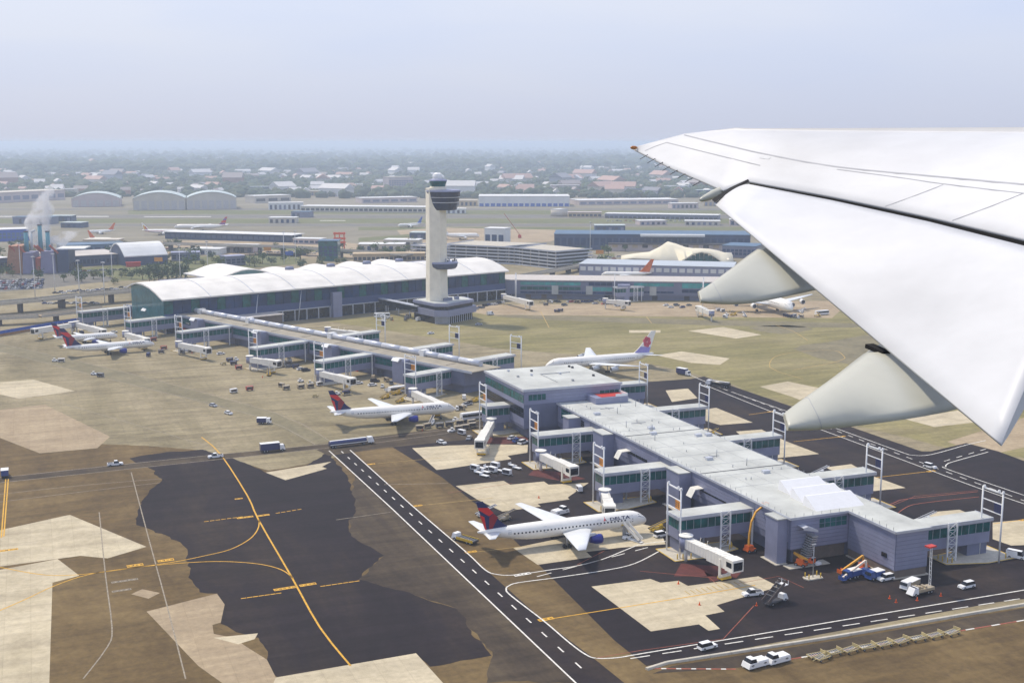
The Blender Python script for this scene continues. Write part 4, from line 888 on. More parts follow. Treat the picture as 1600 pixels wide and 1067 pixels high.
for px, py, col, k, hd, lb, g in [
    (180, 727, 'white', 'pickup', 0, 'white pickup on the taxiway service road at far left', None), (337, 715, 'white', 'pickup', 180, 'white pickup crossing the yellow taxi line', None),
    (357, 647, 'white', 'sedan', RD, 'white car on the diagonal service road, right of a silver one', None), (333, 635, 'silver', 'sedan', RD, 'silver car on the diagonal service road just left of a white car', None),
    (1033, 838, 'white', 'suv', 8, 'white sport utility car beside the nearest left gate gantry', None), (1105, 1013, 'white', 'suv', 8, 'white sport utility car alone on the bottom road', None),
    (1510, 918, 'white', 'suv', 186, 'white off-road car alone on dark asphalt right of the mast truck', None), (1588, 872, 'white', 'van', -60, 'white van at the right edge of the photo', None),
    (1384, 906, 'white', 'suv', 185, 'white sport utility car parked beside the blue lifts', None), (1268, 880, 'white', 'pickup', -75, 'white pickup parked under the pier end between orange lifts', None),
    (1453, 731, 'white', 'suv', -75, 'white sport utility car on the road right of the pier', None), (1176, 930, 'white', 'pickup', 175, 'white pickup with yellow bars beside the passenger stair truck', None),
    (690, 693, 'white', 'sedan', -70, 'tiny white car on the dark junction left of the pier', None), (733, 686, 'silver', 'sedan', 60, 'silver car beside the angled boarding bridge', None),
    (800, 686, 'white', 'sedan', 30, 'white car parked under the third left finger, rear of the row', None), (808, 690, 'blue', 'sedan', 30, 'blue car parked under the third left finger', None), (817, 693, 'white', 'suv', 30, 'white car at the front of the row under the third left finger', None),
    (560, 600, 'white', 'sedan', 10, 'white car below the concourse beside a boarding bridge', None), (582, 603, 'white', 'sedan', 10, 'white car below the concourse in front of a black one', None), (586, 597, 'black', 'suv', 10, 'black car below the concourse behind a white one', None), (611, 600, 'grey', 'suv', 80, 'grey car below the concourse stair bay', None),
    (345, 554, 'white', 'sedan', 12, 'white car below the concourse in the left half', None), (437, 572, 'white', 'suv', 10, 'white car below the boarding bridge at mid concourse', None), (452, 574, 'grey', 'sedan', 10, 'grey car parked in the row below mid concourse', None), (470, 578, 'white', 'sedan', 14, 'white car left in the row of three below mid concourse', None), (478, 580, 'black', 'suv', 14, 'black car between white cars below mid concourse', None),
    (452, 566, 'white', 'van', 90, 'white van nose-on under the mid concourse finger', None), (722, 637, 'white', 'sedan', 20, 'white car behind the nose of the middle jet', None), (730, 633, 'silver', 'sedan', 10, 'silver car behind the nose of the middle jet', None),
    (178, 520, 'white', 'sedan', 10, 'white car under the leftmost concourse fingers', None), (766, 492, 'white', 'van', 20, 'white van right of the tower podium', None), (655, 501, 'white', 'van', 30, 'white van in front of the tower podium', None), (748, 508, 'silver', 'sedan', 0, 'small car on the apron below the tower', None), (673, 522, 'white', 'sedan', 20, 'white car on the apron between tower and gantry', None), (700, 549, 'white', 'sedan', 10, 'white car behind the diagonal concourse', None),
]: V(px, py, *car(col, k), hd, lb, k if k in ('van',) else ('pickup' if k == 'pickup' else 'car'), g)
V(426, 705, ('box', 'w', 'navy'), b_boxtruck('white', 'navy', 9.5), 2, 'navy box truck with white cab on the service road', 'truck')
V(549, 696, ('tank', 1), b_tanker(18.5), 6, 'long dark tanker truck with white cab at the road junction', 'truck')
V(8, 744, ('box', 'w2'), b_boxtruck('white', 'blue', 6, 2.8), 90, 'small white and blue truck at the left edge on the yellow lines', 'truck')
V(413, 662, ('box', 's'), b_boxtruck('white', 'navy', 6, 2.6), -20, 'small truck with navy load on the diagonal service road', 'truck')
V(1068, 586, ('box', 'd'), b_boxtruck('white', 'navy', 8, 3.4), -70, 'dark blue truck on the road behind the pier', 'truck')
V(1122, 604, ('tank', 2), b_tanker(13, 'white', 'black'), 120, 'black tanker truck on the road behind the pier', 'truck')
V(726, 846, 'loader', b_flatbed, 118, 'cargo loader with rollers behind the tail of the nearest jet', 'loader')
V(875, 803, 'tug', b_tug, 20, 'white aircraft tug beyond the wing of the nearest jet', 'tug')
V(980, 842, 'tractor', b_tractor, 195, 'small white tractor at the nose wheel of the nearest jet', 'tractor')
V(1180, 1041, 'tug', b_tug, 188, 'white aircraft tug at lower right, the left one of the coupled pair', 'tug', 'tugs at lower right'); V(1214, 1034, 'tug', b_tug, 188, 'white aircraft tug at lower right, the right one of the coupled pair', 'tug', 'tugs at lower right')
V(1438, 928, 'crane', b_crane, 188, 'white truck with tall lattice mast and tan bed near the pier end', 'truck')
V(1421, 919, ('box', 'w3'), b_boxtruck('white', 'tan', 6.5, 2.2), 200, 'white truck parked right behind the mast truck', 'truck')
V(1212, 942, 'stairs', b_stairs, 18, 'dark passenger stair truck with white cab on the near stand', 'stair truck')
V(1030, 828, ('belt', 'yellow'), b_belt('yellow'), 10, 'yellow loader behind the white car at the nearest left gate', 'loader')
V(1171, 862, ('boom', 'o1'), b_boom('orange', [(-.4, 0, 2), (-.2, .1, 5), (.6, .2, 9), (2.4, .4, 11.6), (5.4, .5, 12.9)]), 10, 'orange boom lift with arm raised to the pier corner', 'boom lift')
V(1252, 884, ('boom', 'o2'), b_boom('orange', [(.6, 0, 2), (-2.4, 0, 3.4), (2.5, 0, 2.0)]), -60, 'folded orange boom lift under the pier end wall', 'boom lift')
V(1349, 890, ('boom', 'o3'), b_boom('orange', [(0, 0, 2.2), (-.5, 0, 4.2), (-9.5, .2, 1.1)]), 12, 'orange boom lift with arm lowered behind the blue lifts', 'boom lift')
V(1353, 899, ('boom', 'b1'), b_boom('blue', [(0, 0, 2.2), (-.4, 0, 4.4), (-9.8, -.4, .9)]), 8, 'blue boom lift with pale arm stretched left', 'boom lift')
for k, (px, py) in enumerate(((1330, 903), (1366, 904))): V(px, py, ('box', 'bb'), b_boxtruck('blue', 'blue', 5.5, 2.3), 190, 'bright blue service truck by the pier end, ' + ('the left one', 'the right one')[k], 'truck', 'blue trucks by the pier end')
for k in range(9):
    t = k / 8; px = 1275 + 212 * t; py = 1027 - 36 * t
    V(px, py, 'dolly', b_dolly, 186 + 6 * (k % 3 - 1), 'tan container dolly in the train behind the white tugs, ' + ('first', 'second', 'third', 'fourth', 'fifth', 'sixth', 'seventh', 'eighth', 'last')[k] + ' from the tugs', 'dolly', 'dolly train at lower right')
V(1284, 1030, 'dolly', b_dolly, 194, 'tan container dolly standing in front of the dolly train', 'dolly')
random.seed(11)
for k, (px, py) in enumerate([(742, 735), (752, 733), (763, 732), (774, 731), (748, 740), (759, 739), (770, 738), (781, 737), (757, 745), (792, 742), (801, 729), (808, 733)]):
    V(px, py, ('cart', 'w', k % 3 == 0), b_cart('white', k % 3 == 0), -62 + random.uniform(-8, 8), 'white baggage cart in the cluster left of the third left gate', 'cart', 'carts left of the third gate')
for k, (px, py, c, hd, lb) in enumerate([(687, 668, 'grey', 0, 'grey-roofed baggage cart first in the row right of the middle jet'), (702, 666, 'grey', 0, 'grey-roofed baggage cart second in the row right of the middle jet'), (718, 664, 'tan', 0, 'tan baggage cart at the end of the row right of the middle jet'),
    (667, 669, 'tan', 20, 'tan cart beneath the nose of the middle jet'), (656, 672, 'tan', -10, 'tan cart under the fuselage of the middle jet'), (716, 673, 'tan', 5, 'tan cart in the front row near the angled bridge, left one'), (727, 671, 'tan', 5, 'tan cart in the front row near the angled bridge, middle one'), (738, 668, 'tan', 5, 'tan cart in the front row near the angled bridge, right one'),
    (541, 617, 'navy', 10, 'navy cart beside the tail of the middle jet'), (365, 570, 'navy', 10, 'navy cart with red neighbour below mid concourse'), (359, 565, 'navy', 20, 'navy cart behind another below mid concourse'), (373, 577, 'red', 10, 'red cart below mid concourse'), (252, 552, 'navy', 0, 'navy cart right of the left jet nose'), (232, 557, 'navy', 70, 'small navy cart in front of the left jet nose'), (256, 546, 'red', 10, 'red cart behind the left jet nose'), (240, 533, 'red', 10, 'red vehicle cart under the concourse beside the left jet'),
    (440, 605, 'tan', -65, 'tan cart alone on the apron left of the middle jet tail, upper one'), (447, 609, 'tan', 15, 'tan cart alone on the apron left of the middle jet tail, lower one'), (365, 614, 'white', 20, 'white cart alone on the open apron at left'), (390, 610, 'red', 10, 'red flat cart alone on the open apron at left'), (485, 606, 'tan', 15, 'tan cart in the line of carts behind the jet tail, left'), (470, 607, 'tan', 15, 'tan cart in the line of carts behind the jet tail, middle'),
    (96, 566, 'white', -10, 'white cart towed at the far left'), (157, 589, 'grey', -40, 'grey cart towed on the diagonal road'), (905, 768, 'white', 80, 'white cart beside the second left gate'), (870, 488, 'navy', 10, 'navy cart at the far concourse, left one'), (876, 487, 'navy', 10, 'navy cart at the far concourse, right one')]):
    V(px, py, ('cart', c), b_cart(c), hd, lb, 'cart')
for px, py, c, hd, lb in [(604, 622, 'yellow', 30, 'yellow belt loader nearest the middle jet tail'), (622, 616, 'yellow', 20, 'yellow belt loader behind another beside the middle jet'), (627, 628, 'yellow', 35, 'yellow belt loader beside the middle jet fuselage'), (612, 611, 'white', 15, 'white belt loader behind the yellow ones'), (743, 628, 'yellow', 10, 'yellow loader beside the square block'), (675, 662, 'white', 60, 'white belt loader at the hold of the middle jet'), (540, 608, 'yellow', 70, 'yellow loader below the bridge left of the middle jet'), (420, 586, 'yellow', 80, 'yellow loader below the bridge in mid concourse'), (760, 805, 'white', 15, 'white belt loader behind the wing of the nearest jet'), (790, 812, 'tan', 15, 'tan belt loader behind the fuselage of the nearest jet'), (1112, 682, 'yellow', 20, 'yellow loader behind the pier roof'), (1282, 742, 'white', 10, 'white loader behind the pier at the second right finger'), (1447, 815, 'white', 5, 'white loader behind the end gate finger'), (660, 640, 'white', 15, 'white loader behind the middle jet')]:
    V(px, py, ('belt', c), b_belt(c), hd, lb, 'loader')
for px, py, hd, lb in [(86, 565, -10, 'white tractor towing a cart at the far left'), (147, 586, -40, 'white tractor towing a cart on the diagonal road'), (705, 675, 190, 'white tractor in front of the cart row at the middle jet'), (527, 617, 10, 'white tractor beside the tail of the middle jet'), (715, 640, 10, 'white tractor beyond the nose of the middle jet'), (470, 597, 10, 'white tractor below the concourse left of the middle jet'), (485, 600, 10, 'white tractor next to the bridge left of the middle jet')]: V(px, py, 'tractor', b_tractor, hd, lb, 'tractor')
for px, py, hd, lb in [(738, 655, 8, 'white bus beside the square block'), (597, 496, -20, 'white bus in front of the terminal hall'), (624, 613, 12, 'white bus behind the yellow belt loaders'), (1284, 492, 5, 'white bus right of the four-engined jet')]: V(px, py, 'bus', b_bus, hd, lb, 'bus')
for px, py, lb in [(1060, 912, 'orange cone on the near concrete stand, left one'), (1093, 945, 'orange cone on the near concrete stand, right one'), (1182, 946, 'orange cone beside the stair truck'), (1390, 935, 'orange cone left of the mast truck'), (1400, 941, 'orange cone in front of the mast truck, left one'), (1433, 938, 'orange cone in front of the mast truck, right one'), (1470, 931, 'orange cone right of the mast truck'), (842, 778, 'orange cone on the stand beyond the nearest jet'), (940, 848, 'orange cone by the engine of the nearest jet'), (660, 673, 'orange cone under the middle jet'), (300, 552, 'orange cone below the boarding bridge in mid concourse'), (410, 590, 'orange cone by the yellow loader')]:
    V(px, py, 'cone', b_cone, 0, lb, 'cone')
lp = G(1270, 903); li = thing('lamp_island', 'lamp post on a small kerb island with yellow posts at the pier end', 'lamp post', (lp.x, lp.y, 0))
MB().prism([(-2.4, -1.4), (2.4, -1.4), (2.8, 0), (2.4, 1.4), (-2.4, 1.4), (-2.8, 0)], .03, .3).ob('kerb', conc, li); MB().cyl((0, 0, .3), (0, 0, 9.5), .14, .09, n=8).ob('pole', steel, li); MB().bx(-.6, .6, -.2, .2, 9.5, 9.7).ob('lamp_head', steel, li)
for x, y in ((-1.9, -.9), (1.9, -.9), (-1.9, .9), (1.9, .9)): MB().cyl((x, y, .3), (x, y, 1.6), .16, n=6).ob('guard_post', yellow, li)
# ================================================================ AIRLINERS
pw = mat('aircraft_white', (.84, .81, .74), .28, var=.03, scale=.5, spec=.5)
pg = mat('aircraft_grey', (.5, .52, .54), .4, .15, var=.05)
bri = mat('fin_red', (.62, .012, .015), .35, var=.06); dkr = mat('fin_dark_red', (.24, .006, .02), .35, var=.06)
def airliner(label, loc, rz, Ln=54.9, Rr=2.52, span=47.6, hc=5.0, finh=8.6, engines=((.40, 7.9),), nac=(2.9, 1.45), finm=None, belly=None, engm=None, decals=None, title=None, wm=None, body=None, emblem=None, group=None, detail=True, open_door=False):
    body = body or pw; belly = belly or body; wm = wm or mat('wing_grey_white', (.66, .68, .69), .35, var=.04); engm = engm or body
    r = thing('airliner', label, 'airplane', loc, rz, group)
    # nose at +x ; x measured from tail = 0 .. Ln ; origin at mid length on the ground
    h = Ln / 2; N = 28 if detail else 16
    pr = [(0, .04, -.42), (.006, .26, -.40), (.018, .47, -.33), (.035, .66, -.23), (.055, .81, -.13), (.08, .93, -.05), (.115, 1, 0), (.30, 1, 0), (.50, 1, 0), (.66, 1, 0), (.73, .95, .04), (.80, .83, .13), (.87, .64, .27), (.93, .44, .42), (.975, .25, .56), (1, .10, .62)]
    rings = [[(h - t * Ln, k * Rr * cos(2 * pi * i / N + pi / N), hc + zo * Rr + k * Rr * sin(2 * pi * i / N + pi / N)) for i in range(N)] for t, k, zo in pr]
    def mf(k, i):
        a = (2 * pi * (i + 1) / N) % (2 * pi); return 1 if (pi * 1.30 < a < pi * 1.70 and k < 11) else 0
    MB().loft(rings, mfun=mf).ob('fuselage', [body, belly], r)
    def prof(t):
        for (a, k0, z0), (c, k1, z1) in zip(pr, pr[1:]):
            if a <= t <= c: u = (t - a) / (c - a); return (k0 + (k1 - k0) * u) * Rr, hc + (z0 + (z1 - z0) * u) * Rr
        return .1, hc
    def side(x, z, s, o=.03):
        R_, zc = prof((h - x) / Ln); dz = max(-.98 * R_, min(.98 * R_, z - zc)); return (x, s * (sqrt(R_ * R_ - dz * dz) + o), z)
    def foil(p, ch, th, q, ch2, th2, nm, m, mir):
        "lofted aerofoil from root leading edge p to tip leading edge q (chord runs to -x)"
        sec = [(0, 0), (.06, .45), (.2, .9), (.4, 1), (.7, .6), (1, .06), (1, -.06), (.7, -.35), (.4, -.6), (.15, -.55), (.04, -.3)]
        rg = []
        for u in (0, .35, .7, 1):
            P_ = Vector(p).lerp(Vector(q), u); c_ = ch + (ch2 - ch) * u; t_ = th + (th2 - th) * u
            rg.append([(P_.x - a * c_, mir * P_.y, P_.z + b_ * t_) for a, b_ in sec])
        if mir < 0: rg = [x[::-1] for x in rg]
        return MB().loft(rg).ob(nm, m, r)
    sp = span / 2; xr = h - .34 * Ln; sw = .56
    for s in (1, -1):
        foil((xr, 1.2, hc - .45 * Rr), .185 * Ln, .85, (xr - sw * (sp - 1.2), sp, hc - .45 * Rr + .09 * sp), .045 * Ln, .18, 'wing', wm, s)
        foil((h - .865 * Ln, .3, hc + .45 * Rr), .105 * Ln, .35, (h - .865 * Ln - .175 * span * .62, .19 * span, hc + .45 * Rr + .02 * span), .035 * Ln, .1, 'tailplane', wm, s)
        for ex, ey in engines:
            x0_ = xr - sw * (ey - 1.2) + .35 * nac[0]; zc = hc - .45 * Rr + .09 * ey - nac[1] - .35; nl, nr = nac
            cs = [(nl * .9, .82), (nl * .97, .93), (nl * .8, 1.02), (nl * .4, 1.02), (0, .8), (-nl * .35, .55)]
            rg = [[(x0_ + a * 1.0 - nl * .1, s * ey + nr * k * cos(2 * pi * i / 16), zc + nr * k * sin(2 * pi * i / 16)) for i in range(16)] for a, k in cs]
            e = MB().loft(rg).ob('engine', engm, r)
            MB().cyl((x0_ + nl * .8, s * ey, zc), (x0_ + nl * .805, s * ey, zc), nr * .8, n=16).ob('intake', shade, e) if False else None
            MB().loft([[(x0_ + nl * a, s * ey + nr * k * cos(2 * pi * i / 16), zc + nr * k * sin(2 * pi * i / 16)) for i in range(16)] for a, k in ((.80, .83), (.88, .87), (.882, .80), (.805, .76))], caps=False).ob('inlet_lip', steel, e)
            MB().cyl((x0_ + nl * .795, s * ey, zc), (x0_ + nl * .815, s * ey, zc), nr * .77, n=16).ob('fan', shade, e)
            MB().add([(x0_ + nl * .5, s * ey - .15, zc + nr * .9), (x0_ - nl * .6, s * ey - .15, zc + nr * .7), (x0_ - nl * .8, s * ey - .15, zc + nr + .7), (x0_ + nl * .1, s * ey - .15, zc + nr + .5), (x0_ + nl * .5, s * ey + .15, zc + nr * .9), (x0_ - nl * .6, s * ey + .15, zc + nr * .7), (x0_ - nl * .8, s * ey + .15, zc + nr + .7), (x0_ + nl * .1, s * ey + .15, zc + nr + .5)], [(3, 2, 1, 0), (4, 5, 6, 7), (0, 1, 5, 4), (1, 2, 6, 5), (2, 3, 7, 6), (3, 0, 4, 7)]).ob('pylon', wm, e)
    # fin
    xb = h - .955 * Ln; zb = hc + .80 * Rr
    fp = [(xb, zb), (xb + 6.9 * finh / 8.6, zb + .2), (xb + 4.6 * finh / 8.6, zb + 2.0 * finh / 8.6), (xb - .85 * finh / 8.6, zb + finh), (xb - 2.95 * finh / 8.6, zb + finh)]
    fy = .22
    fin = MB().add([(x, -fy * (1 if i < 3 else .45), z) for i, (x, z) in enumerate(fp)] + [(x, fy * (1 if i < 3 else .45), z) for i, (x, z) in enumerate(fp)], [(0, 1, 2, 3, 4), (9, 8, 7, 6, 5), (0, 5, 6, 1), (1, 6, 7, 2), (2, 7, 8, 3), (3, 8, 9, 4), (4, 9, 5, 0)]).ob('fin', finm or body, r)
    if decals:
        for pts, m in decals:
            for s in (-1, 1):
                q = [(xb + a * finh / 8.6, zb + c * finh / 8.6) for a, c in pts]
                n = len(q); f2 = lambda z: fy * (1 - .5 * max(0, (z - zb - 2)) / finh)
                MB().add([(x, s * (f2(z) + .03), z) for x, z in q] + [(x, s * (f2(z) - .05), z) for x, z in q], [tuple(range(n))] + [(i, (i + 1) % n, n + (i + 1) % n, n + i) for i in range(n)]).ob('tail_marking', m, fin)
    # windows, cockpit, doors
    cw = MB()
    for s in (-1, 1):
        for k in range(4):
            t0, t1 = .026 + k * .010, .0358 + k * .010
            z0_, z1_ = hc + .10 * Rr + k * .09 * Rr, hc + .46 * Rr + k * .06 * Rr
            a_, b_, c_, d_ = side(h - t0 * Ln, z0_, s), side(h - t1 * Ln, z0_ + .03, s), side(h - t1 * Ln, z1_, s), side(h - t0 * Ln, min(z1_, z0_ + .16 * Rr + k * .05), s)
            cw.add([a_, b_, c_, d_], [(0, 1, 2, 3)])
    cw.ob('cockpit_windows', glassd, r)
    if detail:
        wn = MB()
        for s in (-1, 1):
            x = h - .15 * Ln
            while x > h - .80 * Ln:
                z = hc + .10 * Rr
                wn.add([side(x, z, s), side(x - .5, z, s), side(x - .5, z + .45, s), side(x, z + .45, s)], [(0, 1, 2, 3)]); x -= 1.15
        struct(wn.ob('cabin_windows', glassd, r), 'stuff')
        for s in (-1, 1):
            for tx in (.105, .30, .62, .82):
                x = h - tx * Ln; zz = (hc - .1 * Rr, hc + .62 * Rr) if tx != .82 else (hc + .1 * Rr, hc + .62 * Rr)
                dm = glassd if (open_door and tx == .105 and s < 0) else mat('door_outline', (.6, .6, .58), .4, var=.02)
                MB().add([side(x, zz[0], s, .02), side(x - 1.05, zz[0], s, .02), side(x - 1.05, sum(zz) / 2, s, .03), side(x - 1.05, zz[1], s, .02), side(x, zz[1], s, .02), side(x, sum(zz) / 2, s, .03)], [(0, 1, 2, 3, 4, 5)]).ob('door', dm, r)
    if title:
        for s in (-1, 1):
            me = text_mesh(title, 1.75); me.materials.append(navy); xc = h - .185 * Ln
            for v in me.vertices:
                p_ = side(xc + (v.co.x if s < 0 else -v.co.x) * 1.28, hc + .36 * Rr + v.co.y * .7, s, .15); v.co = p_
            link('title_lettering', me, r)
            cx_ = xc - (4.9 if s < 0 else -4.9) ; bz = hc + .55 * Rr
            for q, m in (([(-.55, -.5), (0, .75), (0, -.15)], bri), ([(0, -.15), (0, .75), (.55, -.5)], dkr)):
                MB().add([side(cx_ + a, bz + c, s, .12) for a, c in q], [(0, 1, 2)]).ob('title_emblem', m, r)
    # gear
    gr = MB().cyl((h - .12 * Ln, 0, .5), (h - .12 * Ln, 0, hc - .8 * Rr), .16, n=8); gr.ob('nose_gear', steel, r)
    for s in (-.3, .3): MB().cyl((h - .12 * Ln, s - .14, .5), (h - .12 * Ln, s + .14, .5), .5, n=12).ob('wheel', tyre, r)
    for s in (-1, 1):
        gy = .1 * span; gx = h - .52 * Ln
        MB().cyl((gx, s * gy, .6), (gx, s * gy * .9, hc - .5 * Rr), .24, n=8).ob('main_gear', steel, r)
        for dx in (-.75, .75): MB().cyl((gx + dx, s * gy - .55, .6), (gx + dx, s * gy + .55, .6), .6, n=12).ob('wheel', tyre, r)
    return r
Z = lambda a: [((x - 330) * .0142 * 1.02, (750 - y - .17 * (x - 330)) * .0142) for x, y in a]
WID = [(Z([(166, 292), (390, 282), (498, 382), (400, 455), (185, 345)]), bri), (Z([(205, 440), (300, 480), (345, 740), (318, 742)]), bri), (Z([(404, 480), (498, 392), (592, 470), (545, 560), (472, 715), (400, 735)]), dkr)]
bl = mat('belly_navy', (.012, .016, .11), .35, var=.06); eb = mat('engine_blue', (.012, .02, .22), .3, var=.06)
dl = dict(finm=navy, belly=bl, engm=eb, decals=WID)
def midp(a, c, z): p, q = G(*a, z), G(*c, z); m = (p + q) / 2; return (m.x, m.y, .04)
airliner('nearest white jet with navy and red tail parked on the near stand', midp((752, 838), (1005, 808), 5), radians(0), title='DELTA', open_door=True, **dl)
airliner('middle white jet with navy and red tail docked beside the square block', midp((520, 652), (706, 633), 5), radians(-3), Ln=54.5, title='DELTA', **dl)
p, q = G(105, 545, 4.5), G(236, 535, 4.5)
airliner('left white jet with tall navy and red tail', midp((102, 545), (238, 536), 4.5), atan2(q.y - p.y, q.x - p.x), Ln=50, Rr=2.1, span=38, hc=4.4, finh=10.2, title='DELTA', **dl)
airliner('white jet with navy and red tail half hidden behind the left jet', midp((96, 531), (172, 520), 4.5), atan2(q.y - p.y, q.x - p.x), Ln=36, Rr=1.95, span=34, hc=4.0, finh=8.2, **dl)
lil = mat('fin_lilac', (.32, .28, .62), .4, var=.08); pnk = mat('fin_pink', (.72, .10, .16), .4, var=.25, scale=1.5)
fl = []
cx_, cz_ = 1.0, 4.3
for k in range(6):
    a = 2 * pi * k / 6 + .3; fl.append(([(cx_ + .95 * cos(a) + .85 * cos(a + t), cz_ + 1.25 * sin(a) + 1.0 * sin(a + t)) for t in [2 * pi * j / 8 for j in range(8)]], pnk))
fl = [([(0, .1), (6.6, .25), (4.6, 2), (4.1, 2.6), (-.6, 2.2)], lil)] + [fl[0], fl[2], fl[4], fl[1], fl[3], fl[5]]
fl = [fl[0]] + [([(x, z) for x, z in f[0]], f[1]) for f in fl[1:]]
a_, b_ = G(1016, 556, 6), G(905, 570, 6)
tail = Vector((a_.x + 2, a_.y, 0)); ch_ = radians(181)
LnC = 63
airliner('white four-engined jet with a pink blossom on its lilac tail behind the square block', (tail.x + LnC / 2 * cos(ch_), tail.y + LnC / 2 * sin(ch_), .04), ch_, Ln=LnC, Rr=2.85, span=60, hc=5.6, finh=11.5, engines=((.4, 9.3), (.4, 19.4)), nac=(3.2, 1.35), decals=fl, engm=pg)
ered = mat('flag_red', (.55, .03, .02), .4); egr = mat('flag_green', (.02, .2, .06), .4)
ed = [([(-.2, .3), (1.2, .3), (-1.6, 8.4), (-2.6, 8.4)], ered), ([(4.0, 2.6), (5.2, 1.0), (.6, 7.0), (-.4, 8.0)], egr), ([(1.2, .3), (2.4, .3), (.2, 5.6), (-.6, 5.6)], shade)]
airliner('large double-deck four-engined jet facing the viewer below the wing fairing', (*G(1200, 486).xy, .04), radians(-98), Ln=72, Rr=4.0, span=79, hc=7.6, finh=15, engines=((.4, 14.5), (.4, 25.5)), nac=(4.2, 1.75), decals=ed)
gold = mat('fin_gold', (.7, .42, .04), .4); ir = mat('stripe_red', (.55, .05, .02), .4)
i1 = airliner('distant white jet with gold and red tail left of the low far terminal', midp((224, 361), (278, 361), 5), radians(-22), Ln=48, Rr=2.5, span=44, hc=4.8, detail=False, decals=[([(.2, .2), (2.6, .2), (.8, 5.5), (-.8, 5.5)], gold), ([(2.8, .2), (5, .2), (2.6, 4), (1.2, 4)], ir)])
MB().bx(-20, 18, -2.6, -2.5, 4.6, 5.2).bx(-20, 18, 2.5, 2.6, 4.6, 5.2).ob('side_stripe', ir, i1)
airliner('distant white jet with striped red tail above the low far terminal', midp((266, 356), (360, 353), 5), radians(160), Ln=72, Rr=3, span=62, hc=5.4, finh=10.5, detail=False, decals=[([(-1, 3), (4.2, 3), (3.2, 4.2), (-1.5, 4.4)], ir), ([(-1.6, 5.2), (2.2, 5.0), (1.2, 6.2), (-2, 6.6)], bluep), ([(0, .8), (6, .8), (5, 1.8), (-.3, 2)], bluep)], finm=ir)
airliner('distant white jet with blue tail taxiing left of the tower', midp((618, 352), (663, 350), 4), radians(200), Ln=42, Rr=2.1, span=36, hc=3.8, detail=False, finm=bluep)
airliner('white jet parked just behind the car park decks', midp((694, 368), (746, 368), 5), radians(-18), Ln=46, Rr=2.9, span=44, hc=5, detail=False)
oj = mat('fin_orange', (.72, .16, .03), .4)
airliner('jet with a bright orange-red tail rising behind the far concourse roof', (*(G(1014, 430, 3) + Vector((-18, 8, -3))).xy, .04), radians(155), Ln=44, Rr=2.1, span=36, hc=3.9, finh=11.5, detail=False, finm=oj)
airliner('tiny distant jet with orange tail at far left', midp((142, 362), (174, 360), 4), radians(190), Ln=34, Rr=2, span=32, hc=3.6, detail=False, finm=oj)
airliner('tiny distant jet with orange stripe at far left, nearer the chimney steam', midp((145, 374), (170, 372), 4), radians(-30), Ln=30, Rr=1.9, span=30, hc=3.6, detail=False, body=offwhite, finm=oj)

# passenger steps at the open front door of the nearest jet
sp_ = G(1001, 848); stp = thing('boarding_steps', 'white boarding steps at the front door of the nearest jet', 'steps', (sp_.x, sp_.y, .04), radians(112))
bs = MB()
for k in range(15): bs.bx(k * .42, k * .42 + .45, -.7, .7, .25 + k * .27, .36 + k * .27)
struct(bs.ob('treads', steel, stp), 'stuff')
for y in (-.8, .8): MB().bar((0, y, 1.0), (6.2, y, 5.0), .1, .95).ob('side_panel', pw, stp)
MB().bx(6.2, 8.0, -1, 1, 4.1, 4.25).ob('platform', yellow, stp); MB().bx(6.2, 6.5, -.9, .9, .3, 4.1).ob('support', steel, stp); MB().bx(-.5, 6.6, -.75, .75, .12, .3).ob('base', white, stp)
